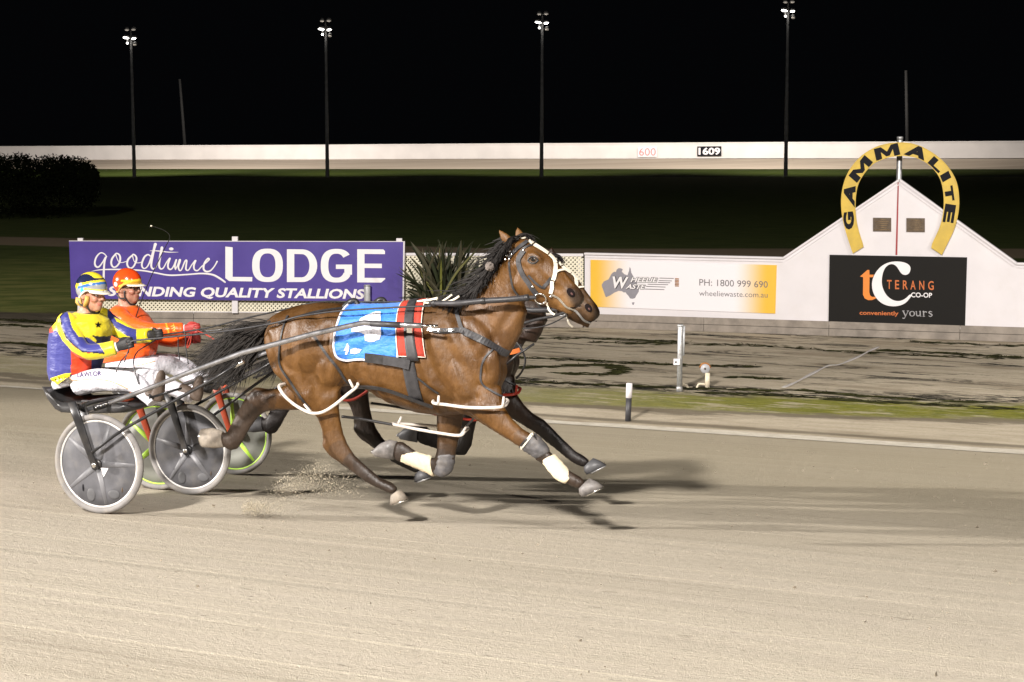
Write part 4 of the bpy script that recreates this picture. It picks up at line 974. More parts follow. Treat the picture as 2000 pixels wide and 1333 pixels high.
t.l.new(t.mix(1.0, a.outputs['Color'], c, 'MULTIPLY'), b.inputs['Base Color'])
t.put(b.inputs['Roughness'], t.ramp(n1, .35, .65, .38, .60)); b.inputs['Specular IOR Level'].default_value = .40; b.inputs['Sheen Weight'].default_value = .0; b.inputs['Coat Weight'].default_value = .04; b.inputs['Coat Roughness'].default_value = .33
st_ = t.noise(tc, 6, 4, .6, (3.2, 3.2, .8)); c = c
t.l.new(t.bump(n2, .005, .4, t.bump(st_, .03, .35, t.bump(n1, .03, .4, t.bump(n3, .002, .5)))), b.inputs['Normal'])
coat = m
coat_dark = coat.copy(); coat_dark.name = 'dark_horse_coat'
hb = fuse('body', body, .0125, 7, coat)
_pv = coords(hb).copy(); _ph = photo(_pv); _lat = _pv@N-VM
_nn = np.empty(len(_pv)*3); hb.vertices.foreach_get('normal', _nn); _nn = _nn.reshape(-1, 3)
def groove(pts, depth, sig, lo=-9, hi=9):
    """furrow between muscles (or a ridge, depth < 0) pressed into both flanks"""
    q = catmull([np.array(p, float) for p in pts], 5); d = np.full(len(_pv), 1e9)
    # compare in the side view, so both flanks take the same furrow
    S = np.array([[X(*p)@T, X(*p)[2]] for p in q]); V2 = np.stack([_pv@T, _pv[:, 2]], 1)
    for A, B in zip(S[:-1], S[1:]):
        e = B-A; tt = np.clip(((V2-A)@e)/(e@e+1e-12), 0, 1); d = np.minimum(d, np.linalg.norm(V2-(A+tt[:, None]*e), axis=1))
    sg = sig/PXM; k = np.exp(-(d/sg)**2)-.45*np.exp(-((d-2.1*sg)/sg)**2)
    k *= (np.abs(_nn@N) > .25)*(np.abs(_lat) > .03)*((_lat > lo) & (_lat < hi))
    _pv[:] -= _nn*(k*depth*.95)[:, None]
for g in (([(900, 606), (922, 645), (948, 688), (962, 722)], .014, 9), ([(848, 650), (862, 700), (886, 745), (902, 776)], .012, 8), ([(866, 762), (905, 784), (950, 776)], .010, 7),
          ([(880, 640), (905, 690), (930, 735), (945, 765)], .009, 8), ([(668, 640), (672, 690), (670, 730), (664, 756)], .014, 9), ([(545, 655), (560, 710), (590, 765), (618, 798)], .012, 7),
          ([(598, 635), (606, 690), (622, 750)], .010, 9), ([(704, 695), (690, 728), (676, 752)], .012, 8), ([(640, 620), (655, 655), (662, 690)], .008, 9), ([(930, 800), (985, 842), (1010, 858)], .008, 5),
          ([(1012, 600), (988, 640), (964, 690)], .012, 7), ([(952, 596), (972, 640), (980, 668)], .008, 8), ([(612, 775), (636, 818), (648, 852)], .008, 5), ([(1018, 525), (1008, 552), (1014, 572)], .008, 5),
          ([(1056, 524), (1076, 548), (1098, 566)], .006, 4), ([(1050, 520), (1040, 524), (1028, 518)], .005, 4), ([(1086, 512), (1104, 538), (1120, 560)], .005, 4),
          ([(720, 640), (728, 700), (738, 764)], .005, 6), ([(742, 720), (750, 750), (758, 776)], .005, 5), ([(700, 640), (706, 690), (712, 740)], .004, 6), ([(768, 720), (774, 750), (782, 786)], .004, 5),
          ([(840, 700), (852, 740), (872, 790)], .006, 6), ([(655, 850), (668, 880), (690, 905), (720, 935)], .006, 4), ([(1046, 880), (1080, 908), (1108, 932)], .005, 3.5)):
    groove(*g)
for g in (([(905, 700), (918, 735), (942, 770), (975, 790)], -.004, 2.2), ([(690, 770), (740, 782), (790, 796), (850, 806)], -.004, 2.4), ([(575, 700), (592, 735), (615, 770)], -.003, 2.2), ([(1064, 556), (1084, 566), (1096, 580)], -.003, 2.0), ([(930, 815), (965, 835), (1000, 860)], -.003, 2.0)):
    groove(*g)
hb.vertices.foreach_set('co', _pv.ravel()); hb.update()
HB = bvh(hb)
PV = coords(hb); PH = photo(PV); latv = PV@N-VM
def segdist(P, A, B):
    A, B = np.array(A, float), np.array(B, float); d = B-A; tt = np.clip(((P-A)@d)/(d@d), 0, 1); return np.linalg.norm(P-(A+tt[:, None]*d), axis=1), tt
base = np.array([0.120, 0.054, 0.011]); darkc = np.array([0.040, 0.026, 0.018]); black = np.array([0.018, 0.013, 0.011])
w = np.zeros(len(PV))
def sm(x, a, b): q = np.clip((x-a)/(b-a), 0, 1); return q*q*(3-2*q)
def legdark(chain, r, start):
    global w
    cs = [(np.array(s[0])+np.array(s[1]))/2 for s in chain]; dv = chain[-1][3]
    tot = 0; seg = []
    for p, q in zip(cs[:-1], cs[1:]): seg.append((p, q, tot)); tot += np.linalg.norm(q-p)
    for p, q, s0 in seg:
        d, tt = segdist(PH, p, q); l = np.linalg.norm(q-p); f = (s0+tt*l)/tot
        k = (d < r) & (np.abs(latv-dv) < .12) & (f > start-.25)
        w[k] = np.maximum(w[k], sm(f[k], start-.2, start+.2))
legdark(RH, 30, .62); legdark(RF, 30, .58); legdark(LF, 34, .50); legdark(LH, 32, .50)
# muzzle and nostril darkness, shade painted under the belly, dark crest
d, _ = segdist(PH, (1122, 580), (1138, 592)); w = np.maximum(w, .92*(1-sm(d, 10, 30)))
light = 1-sm(segdist(PH, (1092, 575), (1106, 600))[0], 6, 20)          # paler tan cheek above the mouth
eyed = 1-sm(np.hypot(PH[:, 0]-1041, PH[:, 1]-508), 7, 14)
col = base[None]*(1-w[:, None])+darkc[None]*w[:, None]
col = col*(1-eyed[:, None]*.6)+np.array([.10, .075, .055])*eyed[:, None]*.6
col = col*(1-light[:, None]*.35)+np.array([.36, .20, .08])*light[:, None]*.35
upper = (1-sm(PH[:, 1], 596, 680))*(PH[:, 0] < 930)*.40; belly_shade = sm(PH[:, 1], 735, 800)*(PH[:, 0] > 690)*(PH[:, 0] < 930)*(np.abs(latv) < .26)*.30; col *= (1-belly_shade)[:, None]; col *= (1-upper)[:, None]          # darker brown top line; belly shade painted into the coat
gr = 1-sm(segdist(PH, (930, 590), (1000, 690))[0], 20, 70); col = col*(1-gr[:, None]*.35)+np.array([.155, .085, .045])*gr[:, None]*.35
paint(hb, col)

horse = thing('horse', 'glossy brown bay racehorse in front, wearing a blue cloth and white leg hobbles', 'horse', uvz(-5.0, VM, -.05))
def surf(x, y, off=.008, tree=None, fb=-.25):
    d = Vector(nrm(ray(x, y))); h = (tree or HB).ray_cast(Vector(EYE), d, 40)
    if h[0] is None: return X(x, y, fb), -N
    n = np.array(h[1]); n = n if n@np.array(d) < 0 else -n
    return np.array(h[0])+n*off, n
def strap(name, pts, w, mat, parent=None, off=.006, th=.006, n=6, smooth=True, tree=None, step=7, lab=None, mb=None):
    q = catmull([np.array(p, float) for p in pts], n) if smooth else lin(pts, step)
    S = [surf(*p, off, tree) for p in q]; P = [s[0] for s in S]; Nn = [s[1] for s in S]
    for _ in range(3):
        P = [P[0]]+[(P[i-1]+2*P[i]+P[i+1])/4 for i in range(1, len(P)-1)]+[P[-1]]
        Nn = [Nn[0]]+[nrm(Nn[i-1]+2*Nn[i]+Nn[i+1]) for i in range(1, len(Nn)-1)]+[Nn[-1]]
    g = ribbon(P, Nn, w/PXM, th)
    if mb is not None: mb.add(*g); return
    m_ = MB(); m_.add(*g); return m_.obj(name, M[mat], parent or horse, smooth=False, label=lab)
def cord(name, pts3, r, mat, parent=None, k=8, lab=None, mb=None):
    g = tube(pts3, r, k)
    if mb is not None: mb.add(*g); return
    m_ = MB(); m_.add(*g); return m_.obj(name, M[mat], parent or horse, label=lab)

hb_o = link('body', hb, horse)
# eyes
for s in (-1, 1):
    o = X(1041, 508, 0); dv0 = .106*s
    if s == -1: c, n_ = surf(1041, 508, -.012)
    else:
        c0, n0 = surf(1041, 508, -.012); c = c0-N*2*((c0@N)-VM); n_ = n0
    mb = MB(); mb.add(*ellipsoid(c, T*.021, Z*.018, N*.019, 16, 12)); mb.obj('eye', M['eye'], horse)
# eyelids
for q, dy in (([(1031, 510), (1036, 503), (1043, 502), (1051, 508)], 0), ([(1031, 510), (1037, 514), (1045, 514), (1051, 508)], 0)):
    P = [surf(*p, .002)[0] for p in catmull([np.array(z, float) for z in q], 4)]; cord('eyelid', P, .0055, 'leather', k=6)
# nostrils and mouth
c, n_ = surf(1115, 572, .001); e = nrm(X(1120, 578, -.05)-X(1110, 566, -.05)); e2 = nrm(np.cross(e, n_))
mb = MB(); mb.add(*ellipsoid(c, e*.036, e2*.024, n_*.0035, 14, 8)); no = mb.obj('nostril', M['nostril'], horse)
mb = MB(); mb.add(*ellipsoid(c+n_*.002+e*.010, e*.012, e2*.007, n_*.003, 12, 8)); mb.obj('nostril_lining', M['pink'], no)
strap('mouth_line', [(1134, 598), (1122, 601), (1110, 601), (1101, 596)], 2.0, 'nostril', off=.001, th=.003)
# hooves
def hoof(st, dv, mat, lab=None):
    R = [ring(f, r, b, dv) for f, r, b in st]; mb = MB(); mb.add(*rings_loft(R, 18, 2.2)); o = mb.obj('hoof', M[mat], horse, label=lab)
    c, e1, e2 = R[-1]; ax = nrm(R[-1][0]-R[-2][0]); m2 = MB()
    V = []; F = []; k = 15
    for i in range(k):
        a = math.radians(-130+260*i/(k-1)); p = c+e1*math.cos(a)*.93+e2*math.sin(a)*.93; q = c+e1*math.cos(a)*.68+e2*math.sin(a)*.68
        V += [p, q, p+ax*.011, q+ax*.011]
    for i in range(k-1):
        a, b = i*4, i*4+4; F += [(a, a+1, b+1, b), (a+2, b+2, b+3, a+3), (a, b, b+2, a+2), (a+1, a+3, b+3, b+1)]
    F += [(0, 2, 3, 1), (k*4-4, k*4-3, k*4-1, k*4-2)]
    m2.add(V, F); m2.obj('horseshoe', M['chrome'], o)
hoof([((1151, 935), (1131, 955), .040), ((1165, 941), (1132, 964), .050), ((1179, 950), (1137, 971), .056)], -.13, 'hoof')
hoof([((780, 957), (764, 968), .040), ((788, 964), (763, 978), .050), ((797, 974), (763, 986), .056)], -.12, 'hoof_pale')
hoof([((775, 862), (768, 899), .042), ((760, 859), (752, 896), .050), ((744, 866), (734, 892), .050), ((731, 877), (729, 886), .036)], .12, 'hoof')
hoof([((438, 874), (434, 842), .040), ((418, 876), (415, 836), .050), ((398, 874), (394, 838), .055)], .12, 'hoof_pale', 'pale sand-covered hoof kicked up behind')
# bandages and boots on the legs
def sleeve(name, st, dv, mat, lab=None, tail=True):
    R = [ring(f, r, b, dv) for f, r, b in st]; R2 = []
    for i in range(len(R)-1):
        for k in range(4):
            s = k/4; R2.append(tuple(R[i][j]*(1-s)+R[i+1][j]*s for j in range(3)))
    R2.append(R[-1]); R2 = [(c, e1*(1+.03*math.sin(i*2.1)), e2*(1+.03*math.sin(i*2.1))) for i, (c, e1, e2) in enumerate(R2)]
    mb = MB(); mb.add(*rings_loft([cap(R2, 0, .12, .75)]+R2+[cap(R2, len(R2)-1, .12, .75)], 20)); return mb.obj(name, M[mat], horse, label=lab)
sleeve('bandage', [((1084, 888), (1057, 901), .044), ((1098, 903), (1071, 920), .044), ((1110, 917), (1086, 937), .045), ((1118, 930), (1103, 945), .042)], -.13, 'bandage')
sleeve('bandage', [((846, 931), (841, 890), .042), ((825, 921), (827, 887), .042), ((802, 911), (808, 881), .042), ((784, 903), (791, 879), .038)], .12, 'bandage')
sleeve('knee_boot', [((1044, 846), (1018, 873), .053), ((1056, 855), (1024, 882), .055), ((1070, 872), (1036, 889), .052), ((1074, 881), (1046, 896), .046)], -.137, 'boot_grey')
sleeve('knee_boot', [((889, 886), (853, 888), .046), ((888, 905), (849, 902), .049), ((883, 922), (846, 914), .047), ((868, 933), (846, 920), .042)], .12, 'boot_grey')
strap('boot_strap', [(1040, 848), (1032, 858), (1024, 868), (1017, 876)], 5, 'white_strap', off=.016, th=.006)
strap('boot_strap', [(1030, 858), (1022, 866), (1016, 874)], 4, 'leather', off=.018, th=.006)

# ---------------------------------------------------------------- mane and tail
def strands(name, gen, count, mat, w0=.006):
    mb = MB()
    for k in range(count):
        P, w, nv = gen(k); n = len(P); V = []; F = []
        for i, p in enumerate(P):
            s = i/(n-1); t_ = nrm(P[min(i+1, n-1)]-P[max(i-1, 0)]); sd = nrm(np.cross(t_, nv)); ww = w*(1-s**2.2*.92)
            V += [p-sd*ww, p+nv*ww*.35, p+sd*ww]
        for i in range(n-1): F += [(3*i, 3*i+1, 3*i+4, 3*i+3), (3*i+1, 3*i+2, 3*i+5, 3*i+4)]
        mb.add(V, F)
    return mb.obj(name, M[mat], horse, normals=False)
crest = [np.array(p, float) for p in catmull([(1010, 467), (1000, 475), (984, 500), (968, 528), (952, 552), (930, 570), (903, 582), (880, 588)], 8)]
def gmane(k):
    s = rng.random(); i = s*(len(crest)-1); a = crest[int(i)]; dv = rng.normal()*.03-.01
    p0 = X(a[0]+rng.normal()*2, a[1]+rng.normal()*2+1, dv)+Z*.006
    L_ = rng.uniform(.16, .34)*PXM*(.55+.75*s if s < .75 else 1.0)
    ang = math.radians(rng.normal(150, 15)); side = rng.random()
    if side < .55:      # lies back along the near side of the neck
        ang = math.radians(rng.normal(132, 6)); dvs = -.12-.02*rng.random(); L_ *= .62
    else: dvs = -.03+rng.normal()*.06
    e = (a[0]+math.cos(ang)*L_, a[1]+math.sin(ang)*L_*.95); mm = (a[0]*.55+e[0]*.45-3, a[1]*.6+e[1]*.4-rng.uniform(0, 9))
    P = catmull([p0, X(*mm, dv*.4+dvs*.6), X(*e, dvs+rng.normal()*.02)], 5)
    return P, rng.uniform(.0035, .008), nrm(-N+Z*.4+rng.normal(size=3)*.25)
strands('mane', gmane, 850, 'hair')
def gfor(k):
    a = (1014+rng.uniform(-8, 8), 463+rng.uniform(-2, 2)); e = (1042+rng.normal()*7, 472+rng.normal()*5+4)
    P = catmull([X(*a, rng.normal()*.03), X((a[0]+e[0])/2, min(a[1], e[1])-5, rng.normal()*.04), X(*e, rng.normal()*.05)], 4)
    return P, rng.uniform(.003, .006), nrm(-N+Z)
strands('forelock', gfor, 34, 'hair')
def gtail(k):
    s = rng.random(); a = (536-36*s+rng.normal()*2, 630+20*s+rng.normal()*3); dv = rng.normal()*.03
    up_ = rng.random(); sw = rng.normal()
    # from a fan streaming back to a heavy fall hanging behind the cart
    if up_ < .60: e = (412+rng.normal()*13, 694+rng.normal()*15+34*rng.random()); m1 = ((a[0]+e[0])/2+6, 652+rng.normal()*8+.28*(e[1]-690))
    elif up_ < .86: e = (440+rng.normal()*16, 745+rng.normal()*15); m1 = (490+rng.normal()*8, 678+rng.normal()*10)
    else: e = (385+rng.normal()*14, 722+rng.normal()*16); m1 = (462+rng.normal()*9, 655+rng.normal()*8)
    dve = rng.normal()*.10
    P = catmull([X(*a, dv), X(*m1, dv*.5+dve*.5), X(e[0], e[1], dve)], 7)
    return P, rng.uniform(.0022, .005), nrm(-N+Z*.5+rng.normal(size=3)*.15)
mb = MB(); mb.add(*rings_loft([(X(540, 630, 0), Z*.03, N*.03), (X(518, 642, 0), Z*.055, N*.045), (X(490, 662, 0), Z*.085, N*.06), (X(462, 686, 0), Z*.095, N*.06), (X(440, 706, 0), Z*.08, N*.05), (X(420, 722, 0), Z*.04, N*.03), (X(408, 730, 0), Z*.01, N*.01)], 14)); mb.obj('tail', M['tail'], horse)
strands('tail_hair', gtail, 1500, 'tail')

# ---------------------------------------------------------------- cloth, pad, girth: wrapped round the trunk
AXZ = 1.12
def trunk_hit(u, phi, off, tree=None):
    c = uvz(u, VM, AXZ); d = -N*math.cos(phi)+Z*math.sin(phi); o = c+d*1.2
    h = (tree or HB).ray_cast(Vector(o), Vector(-d), 1.2)
    p = np.array(h[0]) if h[0] is not None else c+d*.28
    return p+d*off, d
def wrap(name, cols, off, mat, th=.010, lab=None, parent=None, m_lat=26, rumple=0.0):
    """cols: list of (u_bottom_near, z_bottom_near, u_top, u_bottom_far, z_bottom_far)"""
    V = []; UV = []; nu = len(cols)
    for i, (ub, zb, ut, uf, zf) in enumerate(cols):
        p0 = math.atan2(zb-AXZ, .27); p1 = math.pi-math.atan2(zf-AXZ, .27)
        for j in range(m_lat+1):
            s = j/m_lat; phi = p0+(p1-p0)*s; u = ub+(ut-ub)*min(1, s*2) if s < .5 else ut+(uf-ut)*(s*2-1)
            p, d = trunk_hit(u, phi, off); V.append(p+d*rumple*(math.sin(i*.9+s*23)*.6+math.sin(i*1.7-s*41)*.4)); UV.append((i/(nu-1), s))
    k = m_lat+1; n = nu*k
    VV = V+[v-nrm(v-uvz(v@T, VM, AXZ))*th for v in V]
    F = [(i*k+j, (i+1)*k+j, (i+1)*k+j+1, i*k+j+1) for i in range(nu-1) for j in range(k-1)]
    F += [(n+a, n+d, n+c, n+b) for a, b, c, d in F]
    edge = [i*k for i in range(nu)]+[(nu-1)*k+j for j in range(1, k)]+[i*k+k-1 for i in range(nu-2, -1, -1)]+[j for j in range(k-2, 0, -1)]
    for a, b in zip(edge, edge[1:]+edge[:1]): F.append((a, b, n+b, n+a))
    me = mesh(name, VV, F, mat if not isinstance(mat, str) else M[mat]); fix_normals(me)
    o = link(name, me, parent or horse, lab); return o, VV[:n], nu, k, me
def U_(x, y, dv=-.27): return X(x, y, dv)@T
def Z_(x, y, dv=-.27): return X(x, y, dv)[2]
xs = [652, 655, 660, 668, 680, 694, 710, 725, 740, 755, 767, 777]; yb = [676, 690, 699, 704, 705, 703, 703, 705, 707, 709, 708, 706]
cols = []
for x, y in zip(xs, yb):
    ub = U_(x, y); ut = U_(x+3 if x < 700 else x, 640); zb = Z_(x, y); cols.append((ub, zb, ub+.03, ub, zb+.02))
m_, t_, b_ = material('blue_saddle_cloth'); tc = t_.node('ShaderNodeTexCoord').outputs['Object']
nn = t_.noise(tc, 3, 4); t_.l.new(t_.mix(nn, (0.028, 0.155, 0.62), (0.05, 0.25, 0.82)), b_.inputs['Base Color']); b_.inputs['Roughness'].default_value = .55; b_.inputs['Sheen Weight'].default_value = .1
t_.l.new(t_.bump(t_.noise(tc, 7, 3, .5, (1.2, 1.2, 2.5)), .05, .8), b_.inputs['Normal'])
cl, CV, cnu, ck, cme = wrap('saddle_cloth', cols, .016, m_, .008, rumple=.004)
CB = BVHTree.FromPolygons([Vector(v) for v in CV], [(i*ck+j, (i+1)*ck+j, (i+1)*ck+j+1, i*ck+j+1) for i in range(cnu-1) for j in range(ck-1)])
mb = MB(); edge = [CV[0*ck+j] for j in range(11, -1, -1)]+[CV[i*ck] for i in range(1, cnu)]+[CV[(cnu-1)*ck+j] for j in range(1, 12)]
mb.add(*tube(catmull(edge, 3), .0085, 8)); mb.obj('white_binding', M['cloth_white'], cl)
def decal(name, pts, mat, parent, tree, off=.006, px=3.0):
    pts = [np.array(p, float) for p in pts]; bm = bmesh.new()
    P2 = lin(pts+[pts[0]], px)[:-1]; vs = [bm.verts.new((p[0], p[1], 0)) for p in P2]; bm.faces.new(vs)
    bmesh.ops.triangulate(bm, faces=bm.faces); bmesh.ops.subdivide_edges(bm, edges=[e for e in bm.edges if e.calc_length() > 2*px], cuts=3, use_grid_fill=True)
    bmesh.ops.triangulate(bm, faces=bm.faces)
    V = [surf(v.co.x, v.co.y, off, tree)[0] for v in bm.verts]; bm.verts.index_update(); F = [tuple(v.index for v in f.verts) for f in bm.faces]; bm.free()
    m_ = MB(); m_.add(V, F); return m_.obj(name, M[mat] if isinstance(mat, str) else mat, parent, normals=False)
def q1(p): return (380+p[0]/4.4425, 560+p[1]/4.4425)
decal('number_print', [q1(p) for p in [(1570, 222), (1615, 222), (1618, 375), (1622, 420), (1608, 440), (1608, 462), (1575, 470), (1560, 482), (1520, 482), (1480, 470), (1478, 420), (1440, 400), (1362, 395), (1362, 370), (1420, 330), (1440, 280), (1510, 245)]], 'cloth_white', cl, CB, .006)
for pl in ([(1330, 490), (1345, 520), (1340, 560), (1325, 590), (1308, 590), (1315, 555), (1295, 560), (1310, 530)], [(1355, 545), (1395, 532), (1430, 550), (1455, 545), (1432, 575), (1395, 585), (1352, 580)]):
    decal('emblem_print', [q1(p) for p in pl], 'cloth_white', cl, CB, .005, 2.0)
# red saddle pad with pale edge
def band_cols(edges, n=8):
    (a0, a1), (b0, b1) = edges; out = []
    for i in range(n):
        s = i/(n-1); bx, by = a0[0]+(b0[0]-a0[0])*s, a0[1]+(b0[1]-a0[1])*s; tx = a1[0]+(b1[0]-a1[0])*s
        out.append((U_(bx, by), Z_(bx, by), U_(tx, 600, 0), U_(bx, by), Z_(bx, by)))
    return out
pad, PVv, pnu, pk, pme = wrap('saddle_pad', band_cols((((780, 697), (789, 600)), ((829, 698), (836, 597)))), .028, 'pad_red', .016)
mb = MB(); e1 = [PVv[j] for j in range(13, -1, -1)]+[PVv[i*pk] for i in range(1, pnu)]+[PVv[(pnu-1)*pk+j] for j in range(1, 14)]; mb.add(*tube(e1, .0032, 6)); mb.obj('pad_piping', M['cream_trim'], pad)
sad, SV, snu, sk_, sme = wrap('saddle_strap', band_cols((((798, 705), (803, 600)), ((819, 706), (819, 599))), 5), .036, 'leather_grey', .010)
g_, GV, gnu, gk, gme = wrap('girth', band_cols((((796, 809), (800, 640)), ((820, 812), (819, 640))), 5), .016, 'leather_grey', .012, m_lat=34)
strap('side_band', [(717, 698), (755, 703), (800, 711)], 17, 'leather', off=.030, th=.010)
strap('side_band', [(752, 703), (775, 706), (802, 712)], 17, 'leather_grey', off=.036, th=.008)
# saddle fittings
mb = MB(); c, n_ = surf(806, 647, .055); mb.add(*box8(c, T*.020, Z*.032, n_*.008)); bk = mb.obj('buckle', M['chrome'], horse, smooth=False)
mb = MB(); P = [surf(815, 588, .02)[0]+Z*.012, surf(826, 586, .02)[0]+Z*.014, surf(838, 585, .02)[0]+Z*.012, surf(855, 584, .03)[0]]; mb.add(*tube(catmull([X(815, 590, -.08), X(828, 588, -.08), X(842, 586, -.08), X(855, 583, -.09)], 4), [.010]*13, 8)); mb.add(*tube(catmull([X(828, 592, -.10), X(842, 592, -.10), X(854, 588, -.10)], 4), .008, 8)); mb.obj('terret_hook', M['white_strap'], horse)
mb = MB(); mb.add(*tube(catmull([X(862, 590, -.12), X(872, 584, -.13), X(883, 576, -.13)], 4), [.007]*9, 6)); mb.add(*tube(catmull([X(868, 591, -.13), X(884, 587, -.14), X(897, 579, -.14)], 4), .008, 6)); mb.obj('mane_ribbon', M['white_strap'], horse)
# overcheck and bearing rein sleeve along the neck
P = [surf(x, y, .022)[0] for x, y in catmull([np.array(p, float) for p in [(842, 598), (890, 593), (940, 588), (990, 585), (1024, 582), (1048, 581)]], 5)]
P = catmull([P[0], X(890, 593, -.26), X(940, 588.5, -.235), X(990, 585.5, -.20), X(1024, 582.5, -.16), X(1047, 581, -.125)], 6)
cord('neck_rein', P, [.016]*3+[.020]*(len(P)-9)+[.014]*6, 'leather_grey', k=10)
mb = MB(); 
for q in (1, 12, 24): mb.add(*tube([P[q], P[q]+nrm(P[q+1]-P[q])*.03], .0245, 10))
mb.obj('rein_keeper', M['leather'], horse)
# breastplate, neck strap
strap('breastplate', [(846, 646.5), (880, 647), (905, 647), (928, 658), (955, 675), (978, 689), (992, 689)], 9, 'leather_grey', off=.012, th=.010)
strap('breastplate', [(908, 646), (940, 664), (970, 683), (990, 689)], 13, 'leather_grey', off=.018, th=.006)
strap('neck_strap', [(889, 596), (893, 615), (902, 640), (908, 650)], 7, 'leather_grey', off=.010)
strap('breast_pull', [(838, 646), (860, 647), (886, 647)], 4.5, 'chrome', off=.030, th=.008)
strap('chest_strap', [(962, 684), (948, 700), (940, 722), (940, 745), (956, 762), (980, 776)], 3.5, 'leather_grey', off=.012)
# hip straps
strap('hip_strap', [(563, 618), (553, 645), (547, 685), (548, 715), (566, 743), (583, 770), (606, 797)], 4.5, 'leather', off=.008)
strap('hobble_hanger', [(612, 655), (632, 684), (656, 714), (676, 742), (684, 750)], 5, 'leather_grey', off=.010)
strap('hobble_hanger', [(796, 725), (820, 742), (842, 758), (857, 768)], 3.5, 'leather', off=.008)
strap('crupper', [(700, 600), (660, 604), (620, 610), (575, 622), (545, 632)], 5, 'leather', off=.006)
cord('crupper_pad', catmull([X(672, 601, -.06), X(684, 590, -.05), X(694, 589, -.03), X(700, 600, -.03)], 5), .022, 'leather')
strap('hobble_strap', [(700, 752), (730, 754), (765, 762), (800, 775), (846, 792)], 6.5, 'leather', off=.022, th=.010)
# hobbles: white plastic loops round the legs
def loop(name, near, far, r, mat='hobble'):
    P = [X(x, y, dv) for x, y, dv in near]+[X(x, y, dv) for x, y, dv in far]
    q = catmull(P, 6, True); q.append(q[0]); cord(name, q, r, mat, k=10)
loop('hobble', [(698, 754, -.22), (676, 773, -.265), (650, 794, -.28), (628, 806, -.285), (608, 807, -.285), (585, 797, -.285), (563, 781, -.28), (549, 764, -.26)], [(548, 752, -.20), (590, 748, .0), (650, 742, .02), (692, 745, -.08)], .0112)
loop('hobble', [(846, 787, -.235), (872, 791, -.27), (910, 796, -.275), (950, 797, -.27), (980, 795, -.24)], [(990, 788, -.16), (985, 780, -.02), (920, 775, .0), (860, 778, -.08)], .0112)
loop('hobble', [(768, 829, -.02), (800, 836, .015), (850, 845, .03), (896, 851, .03), (908, 843, .06)], [(914, 836, .14), (900, 838, .22), (840, 832, .22), (780, 828, .12)], .0112)
for a, b_, dv in (((856, 790), (857, 773), -.272), ((982, 796), (984, 775), -.24), ((608, 806), (594, 790), -.285), ((690, 758), (682, 742), -.25), ((776, 832), (784, 814), .0), ((900, 850), (912, 832), .05)):
    cord('hobble_fitting', [X(*a, dv), X((a[0]+b_[0])/2, (a[1]+b_[1])/2, dv-.004), X(*b_, dv)], [.011, .009, .008], 'hobble')
P = catmull([X(668, 814, -.20), X(700, 818, -.10), X(740, 825, -.05), X(768, 830, -.02)], 5); cord('hobble_strap', P, .010, 'leather')
cord('hobble_strap', catmull([X(912, 832, .05), X(930, 812, -.10), X(935, 800, -.2)], 5), .008, 'leather')
# bridle
strap('cheek_strap', [(1024, 491), (1015, 504), (1014, 518), (1021, 535), (1031, 551), (1041, 566), (1049, 574)], 9, 'leather_grey', off=.010, th=.012)
strap('crown_strap', [(1030, 473), (1018, 482), (1004, 494), (995, 504)], 7, 'leather_grey', off=.010, th=.010)
strap('throat_latch', [(995, 512), (996, 530), (999, 550), (1005, 568), (1016, 580)], 3.5, 'leather', off=.006)
strap('blinker_edge', [(1013, 500), (1022, 487), (1032, 481), (1044, 479)], 4, 'leather', off=.006)
strap('cheek_branch', [(1062, 561), (1070, 552), (1077, 543)], 6, 'leather_grey', off=.008)
strap('cheek_branch', [(1032, 538), (1044, 551), (1056, 560), (1064, 562)], 4, 'leather_grey', off=.006)
for pts in ([(1008, 468), (1016, 466), (1024, 468)], [(1032, 473), (1036, 475), (1040, 478)], [(1043, 480), (1056, 488), (1069, 497)], [(1071, 499), (1079, 506), (1083, 514)], [(1083, 516), (1084, 530), (1081, 547)], [(1080, 549), (1078, 562), (1076, 573)], [(1084, 534), (1090, 530), (1100, 529)]):
    strap('white_noseband', pts, 6.8 if pts[0][0] != 1084 else 3.5, 'white_strap', off=.012, th=.010)
strap('bit_strap', [(1077, 576), (1088, 580), (1098, 590), (1108, 600), (1121, 604)], 4, 'chrome', off=.006)
strap('chin_strap', [(1069, 590), (1070, 600), (1075, 609), (1083, 615)], 3.5, 'white_strap', off=.006)
c, n_ = surf(1057, 581, .022); mb = MB(); mb.add(*torus(c, n_, .039, .0065, 32, 8)); mb.obj('bit_ring', M['chrome'], horse)
for p in ((998, 492), (993, 500), (996, 507), (990, 508), (1001, 498), (1041, 560), (1076, 578), (1022, 490)):
    c, n_ = surf(*p, .018); mb = MB(); mb.add(*ellipsoid(c, nrm(np.cross(n_, Z))*.010, nrm(np.cross(n_, T))*.010, n_*.005, 10, 6)); mb.obj('buckle', M['chrome'], horse)
c = X(957, 521, -.12); mb = MB()
for k in range(40):
    d = nrm(rng.normal(size=3)); mb.add(*ellipsoid(c+d*.022, T*.014, N*.014, Z*.014, 8, 6))
mb.obj('ear_plug_pompom', pbr('grey_brown_fleece', (0.16, 0.135, 0.12), .95, var=.2, bump=.01, bscale=80), horse)
